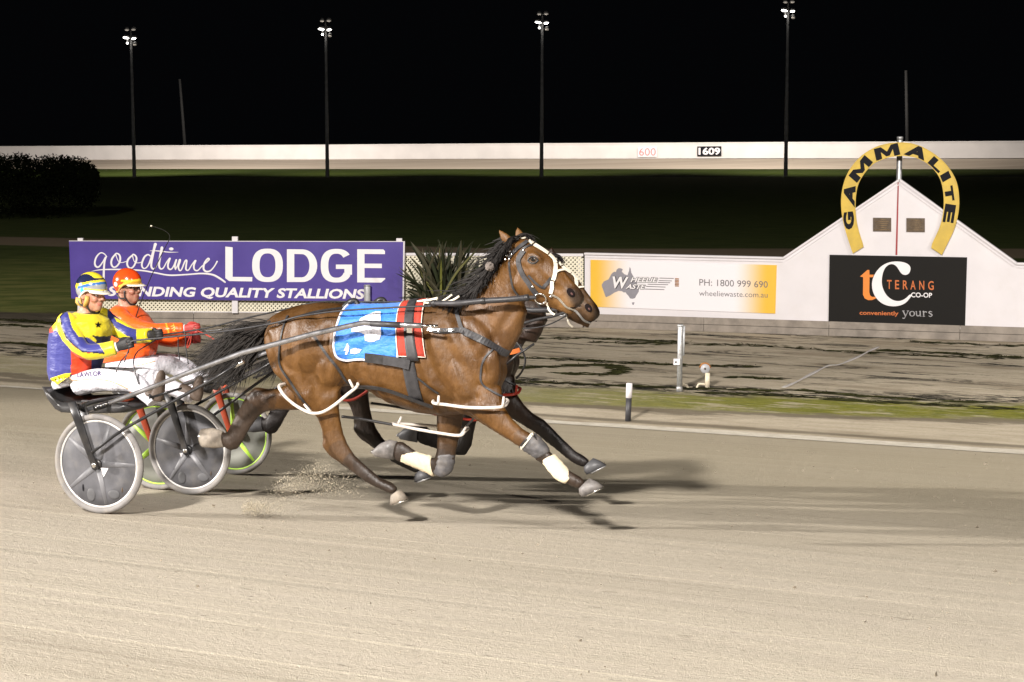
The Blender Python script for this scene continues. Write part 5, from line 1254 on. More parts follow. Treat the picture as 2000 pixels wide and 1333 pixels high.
# ================================================================== FAR HORSE: same build, black-brown coat and its own gear
HD = N*1.40+T*(-.385)-Z*.112
darkmap = {'bay_horse_coat': None}
def recolor(me, cb):
    at = me.color_attributes.get('col')
    if at:
        n = len(me.vertices); a = np.empty(n*4); at.data.foreach_get('color', a); a = a.reshape(-1, 4); a[:, :3] = cb(a[:, :3]); at.data.foreach_set('color', a.ravel())
horse2 = horse.copy(); COL.objects.link(horse2); horse2.location = tuple(np.array(horse.location)+HD)
horse2['label'] = 'nearly black racehorse on the far side, its muzzle poking out beyond the bay horse'
ORG[horse2.name] = np.array(horse2.location)
swap = {'hobble': 'red_hobble', 'bandage': 'leather', 'boot_grey': 'leather', 'hoof': 'dark_patch', 'hoof_pale': 'dark_patch', 'chrome': 'galv', 'pad_red': 'leather', 'cloth_white': 'leather'}
inv = {v.name: k for k, v in M.items()}
def far_mat(m):
    if m.name == 'bay_horse_coat': return coat_dark
    if m.name == 'blue_saddle_cloth': return M['leather']
    k = inv.get(m.name); return M[swap[k]] if k in swap else m
def copy_part(o, par):
    c = o.copy(); c.data = o.data.copy(); COL.objects.link(c); c.parent = par; ORG[c.name] = ORG[horse2.name]
    for i, m in enumerate(c.data.materials): c.data.materials[i] = far_mat(m)
    if o.name.startswith('body'): recolor(c.data, lambda q: q*np.array([.17, .15, .20])+.002)
    far_bend(c)
    if 'label' in c: del c['label']
    for ch in o.children: copy_part(ch, c)
PIV = X(930, 655); NECK = nrm(X(1025, 520)-PIV)
def bend(P, ang=-15.0):
    r = P-PIV; k = sm(r@NECK, .02, .42)*np.where(r@NECK > 0, 1, 0); a = math.radians(ang)*k
    x, z = r@T, r[:, 2]; x2 = x*np.cos(a)-z*np.sin(a); z2 = x*np.sin(a)+z*np.cos(a)
    Q = P+np.outer(x2-x, T)+np.outer(z2-z, Z)
    r2 = Q-PIV2; k2 = sm((P-X(1006, 545))@HEADD, -.06, .16)*np.where(r@NECK > .12, 1, 0); a2 = math.radians(HA)*k2; x, z = r2@T, r2[:, 2]
    return Q+np.outer(x*np.cos(a2)-z*np.sin(a2)-x, T)+np.outer(x*np.sin(a2)+z*np.cos(a2)-z, Z)
def rot_(p, c, ang):
    r = p-c; a = math.radians(ang); x, z = r@T, r[2]; return c+r+T*(x*math.cos(a)-z*math.sin(a)-x)+Z*(x*math.sin(a)+z*math.cos(a)-z)
HA = 11.0; PIV2 = rot_(X(1006, 535), PIV, -15.0); HEADD = nrm(X(1130, 590)-X(1010, 500))
def far_bend(o):
    P = coords(o.data)+ORG[horse.name]; bx = bend(P)
    if o.name.startswith('body'):
        ph = photo(P); hd_ = sm(ph[:, 0], 1030, 1100)*(ph[:, 1] < 640)
        at = o.data.color_attributes['col']; a = np.empty(len(P)*4); at.data.foreach_get('color', a); a = a.reshape(-1, 4)
        a[:, :3] = a[:, :3]*(1-hd_[:, None])+np.outer(hd_*(1-sm(ph[:, 0], 1118, 1134)*.8), [.085, .045, .018]); at.data.foreach_set('color', a.ravel())
    o.data.vertices.foreach_set('co', (bx-ORG[horse.name]).ravel()); o.data.update()
for ch in list(horse.children):
    if ch.name.split('.')[0] in ('bandage', 'knee_boot', 'boot_strap', 'ear_plug_pompom', 'side_band', 'mane_ribbon'): continue
    copy_part(ch, horse2)
# pale orange lettered breast band of the far horse
def Y(x, y, dv=0.0): return X(x, y, dv, VM+1.40)
P = [Y(990, 688, -.22), Y(1000, 688, -.23), Y(1015, 684, -.2)]
mb = MB(); mb.add(*ribbon(catmull(P, 5), [-N+T*.3]*11, .035, .008)); link('breast_band', mb.mesh('breast_band', M['orange2'], False), horse2)

# ================================================================== SULKIES
SU = -6.893
def mirror(p, D=None):
    """same point on the other side of the cart"""
    p = np.asarray(p, float); v = p@N; v2 = 2*(V0+.65)-v; return p+N*(v2-v)-Z*(BANK*(v2-v))*.5
def sulky(D, label, fork_mat, rim_mat, disc_mat, rib_mat, pattern):
    base = uvz(SU, V0+.62, -.05)+D
    s = thing('sulky', label, 'sulky', base)
    def A(name, mb, mat, par=None, smooth=True, lab=None):
        mb.V = [v+D for v in mb.V]; return mb.obj(name, M[mat], par or s, smooth=smooth, label=lab)
    for side in (0, 1):
        c = uvz(SU, V0+(1.30 if side else 0.0), .362-(BANK*1.30 if side else 0)); up = Z; ax = N
        mb = MB(); mb.add(*lathe(c, N, [(-.032, .020), (-.032, .034), (-.02, .036), (.02, .036), (.032, .034), (.032, .02)], 20)); w = A('wheel', mb, 'black_metal')
        mb = MB(); mb.add(*torus(c, N, .338, .022, 64, 12)); A('tyre', mb, 'tyre', w)
        mb = MB(); mb.add(*torus(c, N, .310, .0095 if pattern else .008, 64, 8)); A('rim', mb, rim_mat, w)
        mb = MB(); mb.add(*lathe(c, N, [(-.016, .03), (-.010, .20), (-.006, .308), (.006, .308), (.010, .20), (.016, .03)], 64)); A('disc', mb, disc_mat, w)
        ph = [0.02, 1.25, 2.5, 3.8, 4.9] if side == 0 else [.35, 1.62, 2.9, 4.1, 5.4]
        mb = MB()
        for a in ph:
            d = T*math.cos(a)+Z*math.sin(a); q = np.cross(d, N)
            mb.add(*rings_loft([(c+d*.04-N*.014, q*.026, N*.010), (c+d*.17-N*.010, q*.020, N*.007), (c+d*.295-N*.006, q*.012, N*.004)], 10))
            mb.add(*rings_loft([(c+d*.04+N*.014, q*.026, N*.010), (c+d*.17+N*.010, q*.020, N*.007), (c+d*.295+N*.006, q*.012, N*.004)], 10))
        A('rib', mb, rib_mat, w)
        if pattern:
            mb = MB(); o = c-N*.017+(T*.055-Z*.045 if side == 0 else -T*.045-Z*.05)
            mb.add(*prism([o+T*.03+Z*.02, o-T*.035+Z*.02, o-T*.01-Z*.045], N, .003)); A('white_triangle', mb, 'letter_white', w, False)
            for a, r_, sx, sy, mm in ((-1.85, .235, .035, .05, 'dark_patch'), (-1.05, .245, .05, .035, 'dark_patch'), (-2.2, .22, .008, .028, 'letter_black'), (-.75, .26, .005, .02, 'plaque')):
                o = c+(T*math.cos(a)+Z*math.sin(a))*r_-N*(.0095); mb = MB(); mb.add(*ellipsoid(o, T*sx, Z*sy, N*.004, 14, 6)); A('disc_mark', mb, mm, w)
        # fork legs either side of the wheel, tied by a crown
        tops = [X(143, 794, -.70), X(162, 800, -.57)]
        hubs = [c-N*.062, c+N*.062]
        if side: tops = [mirror(t_) for t_ in tops][::-1]
        for t_, h in zip(tops, hubs):
            mb = MB(); d = nrm(h-t_); q = nrm(np.cross(d, N))
            mb.add(*rings_loft([(t_-d*.03, q*.034, N*.010), (t_+d*.10, q*.034, N*.010), (h-d*.05, q*.024, N*.009), (h+d*.02, q*.026, N*.009), (h+d*.035, q*.012, N*.008)], 12, 4)); f = A('fork', mb, fork_mat)
            mb = MB(); mb.add(*lathe(h-N*.012, N, [(0, .012), (.002, .018), (.022, .018), (.024, .012)], 14)); A('axle_nut', mb, 'chrome', f)
        mb = MB(); mb.add(*tube([tops[0]+Z*.0-N*.0, (tops[0]+tops[1])/2+Z*.015, tops[1]], .020, 10)); A('fork_crown', mb, 'black_metal')
    # arch under the seat
    a = (X(143, 794, -.70)+X(162, 800, -.57))/2; b = mirror(a); mb = MB()
    mb.add(*tube(catmull([a, a+N*.2+Z*.015, (a+b)/2+Z*.02, b-N*.2+Z*.015, b], 5), .019, 12)); A('axle_arch', mb, 'black_metal')
    # seat
    prof = [(112, 747), (118, 752), (130, 768), (150, 779), (200, 777), (240, 778), (276, 783), (278, 789), (262, 797), (200, 799), (150, 797), (137, 790), (122, 770)]
    pr = [X(x, y, 0) for x, y in prof]; mb = MB(); V = []; F = []; n = len(pr); lat = [-.215, -.205, -.10, .10, .205, .215]; sc = [.93, 1, 1, 1, 1, .93]
    cen = sum(pr)/n
    for l_, k in zip(lat, sc): V += [cen+(p-cen)*k+N*l_-Z*(.03*(1-abs(l_)/.215)**.5) for p in pr]
    for i in range(len(lat)-1):
        for j in range(n): F.append((i*n+j, i*n+(j+1) % n, (i+1)*n+(j+1) % n, (i+1)*n+j))
    F += [tuple(range(n)), tuple(range(len(V)-1, len(V)-n-1, -1))]; mb.add(V, F); st = A('seat', mb, 'seat')
    mb = MB(); mb.add(*tube([X(160, 784, -.222), X(200, 785, -.224), X(250, 788, -.222)], .009, 8)); A('seat_welt', mb, 'leather_grey', st)
    # shafts
    near = [(172, 801, -.55), (200, 793, -.53), (270, 767, -.50), (380, 723.5, -.45), (475, 689, -.42), (610, 653, -.40), (700, 633, -.385), (712, 631, -.385), (738, 633.5, -.385), (782, 635, -.38), (824, 636.5, -.375)]
    for side in (0, 1):
        P = [X(*p) for p in near]; P = P if not side else [mirror(p) for p in P]
        mb = MB(); mb.add(*tube(P, [.017]*4+[.019]*7, 14)); sh = A('shaft', mb, 'shaft')
        mb = MB(); e = [X(822, 636.5, -.375), X(855, 637.5, -.372)]; e = e if not side else [mirror(p) for p in e]; mb.add(*tube(e, .011, 10)); A('shaft_tip', mb, 'chrome', sh)
        mb = MB(); g = [X(724, 632.5, -.385), X(783, 635.5, -.38)]; g = g if not side else [mirror(p) for p in g]; mb.add(*tube(g, .0215, 12)); A('shaft_grip', mb, 'leather_grey', sh)
        mb = MB(); g = [X(185, 798, -.54), X(214, 788, -.525)]; g = g if not side else [mirror(p) for p in g]; mb.add(*tube(g, .024, 12)); A('shaft_clamp', mb, 'black_metal', sh)
        for k in range(3):
            mb = MB(); o = X(187+k*10, 796.5-k*3.6, -.56); o = o if not side else mirror(o); mb.add(*ellipsoid(o, T*.009, Z*.009, N*.006, 8, 6)); A('bolt', mb, 'chrome', sh)
        # stay from hub up to the shaft
        st_ = [(180, 884, -.70), (200, 869, -.705), (222, 852, -.70), (248, 835, -.685), (330, 789, -.58), (420, 739, -.48), (472, 706, -.435)]
        P = [X(*p) for p in st_]; P = P if not side else [mirror(p) for p in P]
        mb = MB(); mb.add(*tube(P, .0115, 10)); A('stay', mb, 'black_metal')
        mb = MB()
        q = [X(456, 716, -.44), X(476, 706, -.43)]; q = q if not side else [mirror(p) for p in q]; mb.add(*tube(q, .017, 10)); A('stay_clamp', mb, 'chrome')
        # stirrup
        q = [X(292, 772, -.46), X(340, 757, -.44)]; q = q if not side else [mirror(p) for p in q]; o = (q[0]+q[1])/2+(N*.05 if not side else -N*.05); mb = MB()
        mb.add(*box8(o-Z*.02, (q[1]-q[0])/2, N*.06, Z*.008)); mb.add(*tube([q[0], q[0]-Z*.03+(o-(q[0]+q[1])/2)], .009, 8)); A('stirrup', mb, 'black_metal')
    return s
SD = N*1.47+T*(-.385)-Z*.1176
sulky(np.zeros(3), 'racing sulky with grey disc wheels behind the bay horse', 'black_metal', 'rim', 'disc', 'disc_rib', True)
sulky(SD, 'far racing sulky with lime green wheel rims and red forks', 'red_metal', 'rim_green', 'disc_pale', 'rim_green', False)

# ================================================================== DRIVERS
SKIN = None
def skinmat():
    m, t, b = material('skin'); tc = t.node('ShaderNodeTexCoord').outputs['Object']
    n = t.noise(tc, 30, 4); a = t.node('ShaderNodeAttribute'); a.attribute_name = 'col'
    t.l.new(t.mix(1.0, a.outputs['Color'], t.mix(n, (0.82, 0.76, 0.74), (1.1, 1.08, 1.06)), 'MULTIPLY'), b.inputs['Base Color']); b.inputs['Roughness'].default_value = .5
    b.inputs['Subsurface Weight'].default_value = .08; b.inputs['Subsurface Radius'].default_value = (.01, .004, .003); return m
SKINM = skinmat()
def polyZ(pts, ox, oy, s): return [(ox+x/s, oy+y/s) for x, y in pts]
def person(vm, label, jacketf, head, face_dir, arms, torso, legs, pm, skin_tone):
    """head: photo (x,y) of helmet centre; arms: dict near/far of joint lists (x,y,dv,radius); torso: rings; legs: dict of joint lists"""
    P_ = lambda x, y, dv=0.0: X(x, y, dv, vm)
    root = P_(torso[-1][0][0]*.5+torso[-1][1][0]*.5, torso[-1][0][1]+14)
    pr = thing('person', label, 'person', root)
    hx, hy = head
    hc = P_(hx, hy); s = 1/270.0
    # face frame: f forward, l to the person's left (away from camera), u up
    f = nrm(face_dir[0]*T+face_dir[1]*N+face_dir[2]*Z); l = nrm(N-f*(N@f)); u = np.cross(f, l); u = u if u[2] > 0 else -u
    H = lambda a, b, c: hc+f*a+l*b+u*c       # metres in the head frame
    # ---- skin body: head with features, neck, trunk, arms, hands, legs
    mb = MB()
    mb.add(*ellipsoid(H(-.005, 0, .005), f*.098, l*.076, u*.115)); mb.add(*ellipsoid(H(.030, 0, -.055), f*.068, l*.060, u*.075))
    mb.add(*rings_loft([(H(.055, 0, -.125), f*.022, l*.022), (H(.075, 0, -.108), f*.022, l*.030), (H(.085, 0, -.07), f*.02, l*.034), (H(.075, 0, -.05), f*.02, l*.03)], 12))      # chin, jaw
    mb.add(*ellipsoid(H(.089, 0, .022), f*.018, l*.050, u*.012))                                                # brow
    mb.add(*rings_loft([(H(.092, 0, .018), f*.010, l*.009), (H(.104, 0, -.006), f*.013, l*.012), (H(.116, 0, -.026), f*.014, l*.016), (H(.100, 0, -.036), f*.014, l*.017)], 12))   # nose
    for b in (-1, 1):
        mb.add(*ellipsoid(H(.072, .042*b, -.030), f*.026, l*.024, u*.024)); 
        mb.add(*ellipsoid(H(-.012, .080*b, -.012), f*.020, l*.010, u*.032))                                       # cheek, ear
    mb.add(*ellipsoid(H(.096, 0, -.062), f*.010, l*.024, u*.006)); mb.add(*ellipsoid(H(.093, 0, -.072), f*.011, l*.022, u*.007))         # lips
    nb = P_(*torso[0][2]) if len(torso[0]) > 3 else (P_(*torso[0][0])+P_(*torso[0][1]))/2
    mb.add(*tube([H(-.02, 0, -.06), H(-.028, 0, -.13), nb+Z*.03, nb-Z*.05], [.062, .060, .066, .08], 16))
    TR = [((P_(*a)+P_(*b))/2, (P_(*a)-P_(*b))/2, N*w) for a, b, w in [(q[0], q[1], q[-1]) for q in torso]]
    mb.add(*rings_loft([(c, e1*.86, e2*.88) for c, e1, e2 in TR], 20, 2.2))
    def chain(js, k, m_): m_.add(*tube(catmull([P_(*j[:3]) for j in js], 4), list(np.interp(np.linspace(0, 1, (len(js)-1)*4+1), np.linspace(0, 1, len(js)), [j[3]*k for j in js])), 14))
    for js in list(arms.values()): chain([j if i < len(js)-3 else (j[0], j[1], j[2], j[3]*.55) for i, j in enumerate(js)], .78, mb)
    for js in list(legs.values()): chain([j if i < len(js)-3 else (j[0], j[1], j[2], j[3]*.5) for i, j in enumerate(js)], .80, mb)
    me = fuse('body', mb, .0075, 3, SKINM, .5)
    Pv = coords(me)-hc; fa, la, ua = Pv@f, Pv@l, Pv@u
    col = np.tile(np.array(skin_tone), (len(Pv), 1))
    lip = (np.abs(ua+.067) < .011) & (fa > .088) & (np.abs(la) < .026); col[lip] *= np.array([.85, .55, .55])
    chk = np.exp(-((ua+.03)**2+(np.abs(la)-.05)**2)/.0008)*(fa > .04); col *= (1-np.outer(chk, [.0, .18, .18]))
    paint(me, col); link('body', me, pr)
    for b in (-1, 1):
        m2 = MB(); m2.add(*ellipsoid(H(.083, .033*b, .003), f*.012, l*.013, u*.010, 12, 8)); ey = m2.obj('eye', M['letter_white'], pr)
        m2 = MB(); m2.add(*ellipsoid(H(.0915, .034*b, .003), f*.005, l*.006, u*.006, 10, 6)); m2.obj('iris', M['eye'], ey)
        m2 = MB(); m2.add(*tube([H(.090, .018*b, .020), H(.094, .034*b, .024), H(.084, .052*b, .019)], [.003, .004, .003], 6)); m2.obj('eyebrow', M['dark_wood'], pr)
    # ---- jacket
    mb = MB(); mb.add(*rings_loft([cap(TR, 0, .12, .80)]+TR, 24, 2.3))
    for js in arms.values(): chain(js[:-1], 1.0, mb); mb.add(*ellipsoid(P_(*js[0][:3]), T*js[0][3]*1.15, N*js[0][3]*1.1, Z*js[0][3]*1.1))
    me = fuse('jacket', mb, .0065, 4, jacketf[0], .5); Pv = coords(me); paint(me, jacketf[1](photo(Pv), Pv@N-vm, Pv)); jk = link('jacket', me, pr)
    # collar
    m2 = MB(); cN = nb+Z*.012; m2.add(*torus(cN, nrm(u*.8+Z*.5-f*.2), .070, .019, 28, 10)); m2.obj('collar', M[pm['collar']], jk)
    # ---- trousers
    mb = MB(); c, e1, e2 = TR[-1]; e1 = e1*.95; c = c+T*.004-Z*.01; mb.add(*rings_loft([(c+Z*.03, e1*.92, e2*.93), (c-Z*.02, e1*.98, e2*.96), (c-Z*.065, e1*.9, e2*.9)], 20, 2.3))
    for js in legs.values(): chain(js[:-1]+[js[-1][:3]+(js[-2][3]*.95,)], 1.0, mb)
    me = fuse('trousers', mb, .0075, 3, M['cloth_white'], .5); tr = link('trousers', me, pr)
    # ---- boots
    for nm, js in legs.items():
        a, h, t_ = [P_(*q) for q in pm['feet'][nm]]; m2 = MB(); sd = N
        sh_ = nrm(P_(*js[-3][:3])-a); m2.add(*rings_loft([(a+sh_*.10, np.cross(sd, sh_)*.058, sd*.056), (a+sh_*.04, np.cross(sd, sh_)*.052, sd*.050), (a, T*.05, sd*.048)], 14))
        m2.add(*rings_loft([(a+nrm(a-h)*.02, T*.055, sd*.048), (a, T*.055, sd*.048), (h*.6+a*.4, nrm(np.cross(sd, t_-h))*.052, sd*.044)], 14)); q = nrm(np.cross(sd, t_-h))
        m2.add(*rings_loft([(h, q*.038, sd*.034), (h*.75+t_*.25, q*.046, sd*.040), (h*.4+t_*.6, q*.036, sd*.046), (h*.12+t_*.88, q*.026, sd*.042), (t_, q*.012, sd*.022)], 14, 2.4))
        me = fuse('boot', m2, .007, 2, M[pm['boot']]); link('boot', me, pr)
    # ---- gloved hands: palm, four fingers curled round the rein, thumb closed over
    for nm, js in arms.items():
        wv, hv = P_(*js[-2][:3]), P_(*js[-1][:3]); d = nrm(hv-wv); sd = nrm(N-d*(N@d)); upv = np.cross(d, sd); upv = upv if upv[2] > 0 else -upv
        m2 = MB(); m2.add(*rings_loft([(wv-d*.01, upv*.032, sd*.027), (wv+d*.03, upv*.036, sd*.024), (wv+d*.07, upv*.042, sd*.022), (wv+d*.095, upv*.040, sd*.018)], 14, 2.4))
        out = -1 if nm == 'near' else 1
        for i, ln in enumerate((.95, 1.05, 1.0, .85)):
            o = wv+d*.085+upv*(.030-.020*i); k = out*sd
            P = [o-d*.015, o+d*.030*ln, o+d*.044*ln-k*.022, o+d*.030*ln-k*.046, o+d*.004-k*.046, o-d*.010-k*.030]
            m2.add(*tube(catmull(P, 3), list(np.linspace(.0115, .0088, 16)), 8))
        o = wv+d*.035+upv*.036; k = out*sd
        m2.add(*tube(catmull([o-upv*.012, o+d*.022+upv*.010-k*.016, o+d*.052+upv*.006-k*.034, o+d*.070-upv*.004-k*.044], 3), list(np.linspace(.0135, .0095, 10)), 8))
        me = fuse('glove', m2, .0042, 2, M[pm['glove']]); gl = link('glove', me, pr)
        m2 = MB(); m2.add(*rings_loft([(wv-d*.012, upv*.036, sd*.031), (wv+d*.016, upv*.038, sd*.030)], 14)); m2.obj('wrist_tab', M['letter_white' if nm == 'near' else pm['glove']], gl)
    # ---- helmet: shell with a cut-out at the face and ear, visor, strap
    V = []; F = []; nu, nv = 40, 22; cols = []
    for i in range(nv+1):
        for j in range(nu):
            az = 2*math.pi*j/nu; ca = math.cos(az)
            low = -.010 if ca > .35 else (-.082 if ca < -.35 else -.046-.036*(-ca/.35)*(1 if ca < 0 else 0)+(.036*(ca/.35) if ca > 0 else 0))
            el1 = math.asin(max(-.95, min(.9, (low)/.118))); el = math.pi/2-(math.pi/2-el1)*i/nv
            V.append(H(-.008+.128*math.cos(el)*ca, .104*math.cos(el)*math.sin(az), .045+.118*math.sin(el)))
    for i in range(nv):
        for j in range(nu): F.append((i*nu+j, (i+1)*nu+j, (i+1)*nu+(j+1) % nu, i*nu+(j+1) % nu))
    me = mesh('helmet', V, F, pm['helmet_mat']); bm = bmesh.new(); bm.from_mesh(me); bmesh.ops.remove_doubles(bm, verts=bm.verts, dist=1e-5); bmesh.ops.recalc_face_normals(bm, faces=bm.faces)
    bmesh.ops.subdivide_edges(bm, edges=bm.edges, cuts=1, use_grid_fill=True); bm.to_mesh(me); bm.free(); me.polygons.foreach_set('use_smooth', [True]*len(me.polygons))
    Pv = coords(me)-hc; paint(me, pm['helmet'](Pv@f, Pv@l, Pv@u)); he = link('helmet', me, pr)
    low = [V[nv*nu+j] for j in range(nu)]; m2 = MB(); m2.add(*tube(low+[low[0]], .0075, 8)); m2.obj('helmet_trim', M[pm['trim']], he)
    vis = []; n_ = 15
    for k in range(n_):
        a = math.radians(-64+128*k/(n_-1)); vis.append((H(-.008+.126*math.cos(a), .103*math.sin(a), .038), H(.0+.170*math.cos(a), .106*math.sin(a), .024)))
    m2 = MB(); V = []; F = []
    for a, b in vis: V += [a, b, a-u*.007, b-u*.005]
    for k in range(n_-1): i0, i1 = 4*k, 4*k+4; F += [(i0, i0+1, i1+1, i1), (i0+2, i1+2, i1+3, i0+3), (i0+1, i0+3, i1+3, i1+1), (i0, i1, i1+2, i0+2)]
    F += [(0, 2, 3, 1), (len(V)-4, len(V)-3, len(V)-1, len(V)-2)]; m2.add(V, F); m2.obj('visor', M['cream_trim'], he)
    for b in (-1, 1):
        if pm.get('cup'):
            m2 = MB(); m2.add(*rings_loft([(H(-.055, .080*b, -.035), f*.024, l*.008), (H(-.050, .078*b, -.075), f*.034, l*.009), (H(-.035, .072*b, -.095), f*.028, l*.008)], 12)); m2.add(*tube([H(.035, .078*b, -.01), H(.030, .076*b, -.05), H(.012, .072*b, -.088)], .016, 10)); m2.obj('ear_cup', M['gold'], he)
        m2 = MB(); m2.add(*tube(catmull([H(.028, .082*b, -.02), H(.026, .074*b, -.075), H(.050, .045*b, -.128), H(.060, 0, -.140)], 4), .0075, 8)); m2.add(*tube(catmull([H(-.05, .082*b, -.055), H(-.02, .080*b, -.085), H(.026, .074*b, -.085)], 4), .0075, 8)); m2.obj('chin_strap', M['leather'], he)
    return pr, H, P_
VS1 = V0+.63; VS2 = VS1+1.47
def jk_yellow(ph, lat, P):
    blue, yel, red, blk = [np.array(c) for c in ((0.042, 0.046, 0.23), (0.80, 0.66, 0.025), (0.72, 0.055, 0.015), (0.012, 0.012, 0.03))]
    col = np.tile(blue, (len(P), 1)); z = lambda pts: polyZ(pts, 80, 510, 4.761)
    def put(pts, c, m=None): k = inpoly(ph, z(pts)); k = k if m is None else k & m; col[k] = c
    put([(60, 340), (420, 330), (640, 420), (820, 560), (900, 700), (700, 720), (330, 680), (180, 660), (60, 630)], yel)
    put([(280, 760), (470, 760), (470, 1060), (280, 1060)], red, lat < .02)
    put([(355, 485), (385, 520), (440, 580), (435, 660), (410, 640), (375, 580)], blk)
    put([(470, 690), (560, 705), (690, 690), (690, 760), (480, 760)], blk)
    put([(620, 455), (660, 470), (740, 550), (820, 600), (885, 640), (885, 720), (800, 700), (690, 620), (620, 520)], blue, lat > .06)
    put([(680, 520), (760, 560), (880, 600), (890, 640), (800, 610), (700, 560)], yel, lat > .06)
    put([(886, 620), (1060, 620), (1060, 790), (890, 790)], yel, lat > .06)
    near = lat < -.10
    put([(90, 560), (210, 640), (230, 720), (320, 810), (430, 860), (620, 850), (640, 960), (420, 915), (290, 840), (200, 740), (150, 650)], yel, near)
    put([(240, 455), (420, 520), (470, 690), (560, 780), (340, 730), (260, 600)], yel, near)
    put([(245, 458), (185, 520), (200, 610), (230, 690), (300, 770), (385, 838), (595, 858), (520, 768), (440, 716), (350, 705), (290, 620)], blue, near)
    put([(235, 456), (225, 452), (172, 520), (188, 620), (222, 700), (295, 782), (380, 850), (597, 868), (595, 856), (385, 838), (300, 770), (232, 690), (200, 610), (185, 520), (245, 462)], blk, near)
    put([(515, 735), (730, 700), (730, 900), (590, 890), (595, 860)], yel, near)
    put([(60, 600), (105, 610), (118, 660), (80, 670)], red)
    return col
def jk_orange(ph, lat, P):
    o = np.array((0.83, 0.105, 0.010)); col = np.tile(o, (len(P), 1)); n = np.sin(P[:, 0]*47+P[:, 2]*31)*.5+.5
    yel = np.array((0.85, 0.42, 0.03)); z = lambda pts: polyZ(pts, 80, 510, 4.761)
    k = inpoly(ph, z([(1155, 575), (1168, 575), (1200, 690), (1186, 692)])) & (lat < 0); col[k] = yel
    return col
def hm_blue(f, l, u):
    c = np.tile(np.array((0.035, 0.14, 0.42)), (len(f), 1)); yel = np.array((0.80, 0.62, 0.04)); navy = np.array((.012, .016, .05)); sil = np.array((.30, .31, .32))
    r = u+.5*f; s = u-.35*f
    c[(s > .07) & (s < .088)] = yel; c[(s >= .088)] = navy; c[(u > .128) & (np.abs(l) < .05)] = yel
    c[(s > .035) & (s < .05)] = sil; c[(s > -.02) & (s < .035)] = sil; c[(np.hypot(f+.0, u-.03) < .018)] = (0.05, .45, .75); c[(np.hypot(f+.07, u-.05) < .022)] = yel
    c[(f > .02) & (u > .016) & (u < .030)] = yel; c[(f > .02) & (u >= .030) & (u < .036)] = navy; c[(f > .02) & (u >= .036) & (u < .050)] = yel
    lowb = (f < -.02) & (u < -.035); c[lowb] = yel; c[(f < -.02) & (u < -.05) & (u > -.056)] = navy
    return c
def hm_orange(f, l, u):
    c = np.tile(np.array((0.66, 0.060, 0.008)), (len(f), 1)); yel = np.array((0.85, 0.55, 0.04)); gold = np.array((.55, .30, .03))
    s = u-.45*f
    c[(f > .03) & (u > .02) & (u < .075)] = gold; c[(s > .015) & (s < .028) & (f > -.02)] = yel; c[(f > .01) & (u > .058) & (u < .07)] = yel; c[(f > .02) & (u > .02) & (u < .032)] = yel
    c[(np.hypot(f+.055, u-.03) < .02)] = (.85, .78, .68); c[(u < -.03) & (u > -.045) & (f < 0)] = yel; c[(u < -.062) & (u > -.075)] = yel
    return c
hb_mat = painted('glossy_helmet_blue', .2, coat=.4); ho_mat = painted('glossy_helmet_orange', .2, coat=.4)
jy = painted('shiny_nylon_jacket', .42, sheen=.1, wr=(6, .02)); jo = painted('shiny_orange_nylon_jacket', .36, sheen=.1, wr=(7, .024))
p1, H1, P1 = person(VS1, 'harness driver in a yellow, blue and red jacket holding the reins of the bay horse', (jy, jk_yellow), (179, 574), (1.0, -.22, -.12),
    dict(near=[(131, 630, -.175, .070), (143, 658, -.215, .070), (163, 685, -.235, .064), (196, 686, -.21, .058), (226, 679, -.17, .055), (250, 671, -.15, .04)],
         far=[(200, 622, .18, .075), (230, 642, .22, .072), (258, 656, .23, .062), (283, 656, .17, .056), (293, 655, .15, .054), (316, 653, .13, .04)]),
    [((146, 611), (194, 617), (167, 620), .12), ((124, 622), (204, 627), .20), ((107, 640), (210, 645), .205), ((102, 668), (207, 672), .198), ((101, 698), (200, 688), .19), ((101, 724), (194, 706), .188), ((106, 743), (188, 722), .185)],
    dict(near=[(152, 751, -.095, .088), (192, 743, -.13, .088), (228, 744, -.16, .080), (262, 748, -.19, .074), (284, 768, -.21, .062), (296, 778, -.215, .060), (302, 786, -.22, .04)],
         far=[(152, 749, .095, .088), (200, 740, .13, .088), (250, 738, .15, .078), (292, 738, .17, .072), (335, 757, .19, .060), (366, 771, .20, .056), (376, 776, .2, .04)]),
    dict(collar='letter_black', glove='glove_black', boot='boot', helmet_mat=hb_mat, helmet=hm_blue, trim='rim', cup=True,
         feet=dict(near=[(302, 772, -.235), (307, 783, -.24), (316, 724, -.25)], far=[(376, 770, .20), (383, 782, .2), (391, 734, .2)])), (0.50, 0.27, 0.19))
